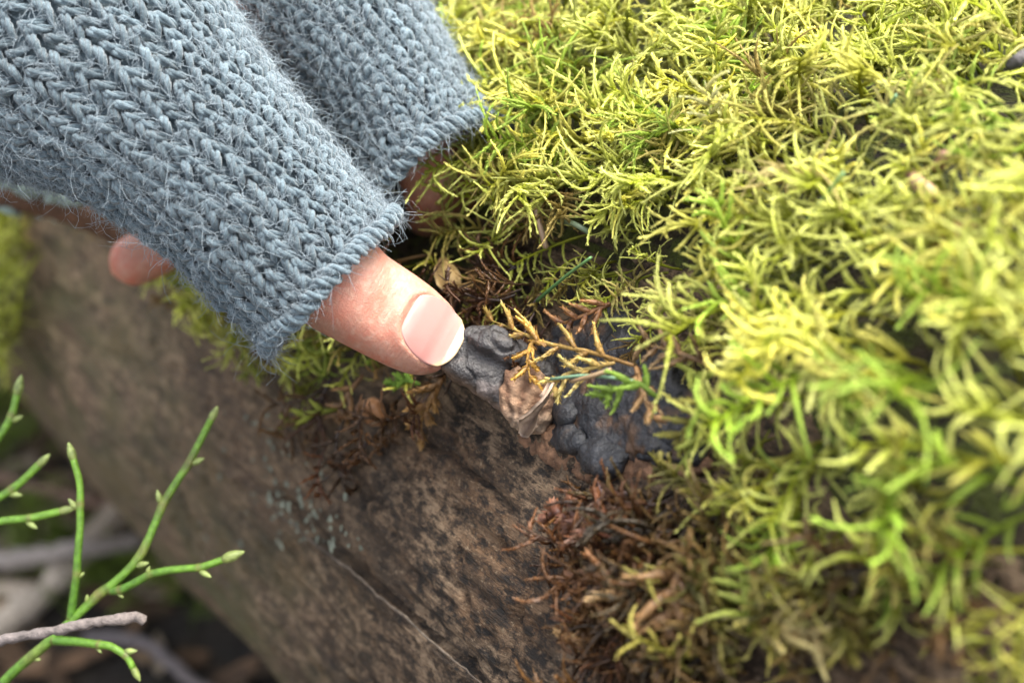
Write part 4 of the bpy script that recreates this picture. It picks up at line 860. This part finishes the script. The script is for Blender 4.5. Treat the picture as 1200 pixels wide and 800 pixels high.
# ------------------------------------------------------------------ lichen-covered branch behind the hand
def lichen_branch():
    P = spline(np.array([pix(-140, 150, .45), pix(0, 208, .45), pix(60, 226, .452), pix(120, 250, .455), pix(200, 285, .46)]), 40); rng = np.random.default_rng(4); o0 = P[0]
    root = empty('dead_branch', o0); tag(root, 'brown dead branch crusted with pale lichen behind the mitten', 'branch')
    V, Q, T = tube(P-o0, np.linspace(.0095, .0060, 40), 24, -CF, True, None, .05, rng); up = fbm(V*120, 3, 3)[:, None]
    add('bark', V, [Q, T], M_TWIG, root, np.array([.11, .055, .03])*(.6+up))
    for q in range(70):
        u = rng.integers(1, 26); a = rng.normal(1.9, .9); T_, N_, B_ = frames(P, -CF); n_ = N_[u]*math.sin(a)*.9+np.array([0, 0, 1.])*math.cos(a*.6); n_ = nrm(n_-(n_@T_[u])*T_[u]); c = P[u]-o0+n_*.0085+T_[u]*rng.normal(0, .002); x = nrm(np.cross(n_, T_[u])); y = T_[u]
        an = np.linspace(0, 2*math.pi, 9)[:-1]; rr = rng.uniform(.002, .0045)*(1+.35*rng.normal(size=8)); W = c+(rr*np.cos(an))[:, None]*x+(rr*np.sin(an))[:, None]*y+n_*.0004; W = np.vstack([W, c+n_*.0012, c-n_*.003]); j = np.arange(8)
        add('lichen_flake', W, np.vstack([np.stack([np.full(8, 8), j, (j+1) % 8], -1), np.stack([np.full(8, 9), (j+1) % 8, j], -1)]), M_LICHEN, root, np.array([.34, .44, .38])*rng.uniform(.75, 1.2))
lichen_branch()

# pale crust lichen along the crack
def crust_lichen():
    rng = np.random.default_rng(8); acc = Acc()
    for k in range(110):
        t = rng.random(); x = 300+t*115+rng.normal(0, 15); y = 570+t*75+rng.normal(0, 12)
        if k < 50: x, y = rng.uniform(230, 430), rng.uniform(480, 640)
        P = hit(x, y, .0002); n_ = lnorm(P)[0]; u_ = LA; v_ = np.cross(n_, u_); m = 7; an = np.arange(m)/m*2*math.pi; r = rng.uniform(.0003, .0012)*(1+.3*rng.normal(size=m))
        W = P+(r*np.cos(an))[:, None]*u_+(r*np.sin(an))[:, None]*v_; W = np.vstack([W, P+n_*rng.uniform(.0002, .0006)]); j = np.arange(m); acc.put(W, None, np.stack([np.full(m, m), j, (j+1) % m], -1), np.array([.21, .23, .175])*rng.uniform(.5, 1.15))
    tag(acc.build('crust_lichen', M_LICHEN), 'pale blue-green lichen crumbs along the long crack in the wood', 'lichen', kind='stuff')
crust_lichen()
# moss on the far end of the log, left of the hand, and hanging below
def far_moss():
    rng = np.random.default_rng(21); acc = Acc()
    for _ in range(300):
        x, y = rng.uniform(-160, 52), rng.uniform(225, 400)
        if x > 52-abs(y-300)*.25: continue
        P = hit(x, y, .002+rng.uniform(0, .006)); V, Qd, T, tip, kind = PROTO[2][rng.integers(10)]; Rm = growth_frame(P, float(np.clip(rng.normal(.4, .2), 0, .9)), rng.normal(0, 1.5))
        acc.put(P+(V*rng.uniform(.7, 1.1))@Rm.T, Qd, T, moss_colour(tip, kind, np.array([.95, 1., .9])*rng.uniform(.8, 1.2), .1, 0))
    tag(acc.build('side_moss', M_MOSS), 'patch of green moss on the far side of the log past the mitten', 'moss', kind='stuff')
far_moss()

# ------------------------------------------------------------------ litter and sticks on the ground below
def gpt(x, y, lift=.0):                         # where a pixel's ray meets the forest floor
    d = ray(x, y); t = .3
    for _ in range(60):
        p = CAM+d*t; gz = ground_z(np.array([p[0]]), np.array([p[1]]))[0]+lift; t += (p[2]-gz)/(-d[2])*.8
        if abs(p[2]-gz) < 1e-5: break
    return CAM+d*t
def litter():
    rng = np.random.default_rng(31); acc = Acc()
    for _ in range(2600):
        p = LO+LA*rng.uniform(-1.0, .5)+np.array([LN[0], LN[1], 0])*rng.uniform(.06, .6)*rng.choice([1, 1, 1, -1]); z = ground_z(np.array([p[0]]), np.array([p[1]]))[0]+rng.uniform(.001, .008)
        L, W = rng.uniform(.008, .03), rng.uniform(.003, .010); a = rng.uniform(0, 6.3); u_ = np.array([math.cos(a), math.sin(a), rng.normal(0, .25)]); v_ = np.array([-math.sin(a), math.cos(a), rng.normal(0, .3)]); c = np.array([p[0], p[1], z])
        t = np.linspace(-1, 1, 5); wv = W*(1-t**2)**.6+.0004; top = c+u_*(t*L)[:, None]+v_*wv[:, None]+np.array([0, 0, 1])*(.15*L*t**2)[:, None]; bot = top-2*v_*wv[:, None]; V = np.vstack([top, bot]); i = np.arange(4)
        acc.put(V, np.stack([i, i+1, i+6, i+5], -1), None, np.array([[.11, .06, .028], [.20, .13, .07], [.07, .04, .02], [.28, .22, .15]][rng.integers(4)])*rng.uniform(.5, 1.2))
    tag(acc.build('leaf_litter', M_LITTER), 'blurred brown leaf litter on the ground below the log', 'leaf litter', kind='stuff')
    acc = Acc()
    for _ in range(240):
        x, y = [(rng.normal(60, 40), rng.normal(650, 25)), (rng.normal(15, 25), rng.normal(500, 45)), (rng.normal(170, 60), rng.normal(690, 30)), (rng.normal(-60, 60), rng.normal(620, 90))][rng.integers(4)]
        P = gpt(x, y, .001); V, Qd, T, tip, kind = PROTO[2][rng.integers(10)]; a = rng.uniform(0, 6.3); Rm = np.array([[math.cos(a), -math.sin(a), 0], [math.sin(a), math.cos(a), 0], [0, 0, 1.]])
        acc.put(P+(V*rng.uniform(.6, 1.0))@Rm.T, Qd, T, moss_colour(tip, kind, np.array([.42, .62, .4])*rng.uniform(.6, 1.1), .15, 0))
    tag(acc.build('ground_moss', M_MOSS), 'dark green moss patches on the forest floor beside the log', 'moss', kind='stuff')
litter()
def stick(label, pts, r0, r1, c0, c1, seed, m=None):
    rod('fallen_stick', label, 'stick', [gpt(x, y, l) for x, y, l in pts], r0, r1, c0, c1, m or M_TWIG, None, 10, 24, wob=.0006, seed=seed)
stick('thick pale peeled stick on the ground below the bilberry', [(-60, 770, .012), (20, 720, .014), (90, 655, .016), (150, 595, .014)], .0075, .0060, (.42, .36, .29), (.36, .29, .22), 1)
stick('grey-brown stick lying level across the pale peeled one', [(-80, 665, .020), (20, 655, .027), (90, 645, .028), (165, 632, .020)], .0050, .0040, (.30, .26, .23), (.25, .21, .18), 2)
stick('dark thin stick half hidden in the gap under the log', [(100, 745, .008), (165, 752, .010), (230, 800, .012), (300, 850, .010)], .0030, .0026, (.13, .11, .11), (.16, .13, .12), 3)
stick('reddish-brown stick at the foot of the log', [(-30, 555, .010), (40, 570, .012), (110, 588, .012), (180, 600, .010)], .0036, .0026, (.20, .12, .08), (.16, .09, .06), 4)
stick('broken bleached stick below the grey twig', [(-50, 700, .010), (0, 690, .012), (50, 700, .011)], .0060, .0050, (.42, .35, .27), (.35, .28, .21), 5)
print('TRIS', sorted([(len(o.data.loops)-2*len(o.data.polygons), o.name) for o in bpy.data.objects if o.type == 'MESH'])[::-1][:22])
print('done', sum(len(o.data.loops)-2*len(o.data.polygons) for o in bpy.data.objects if o.type == 'MESH'))
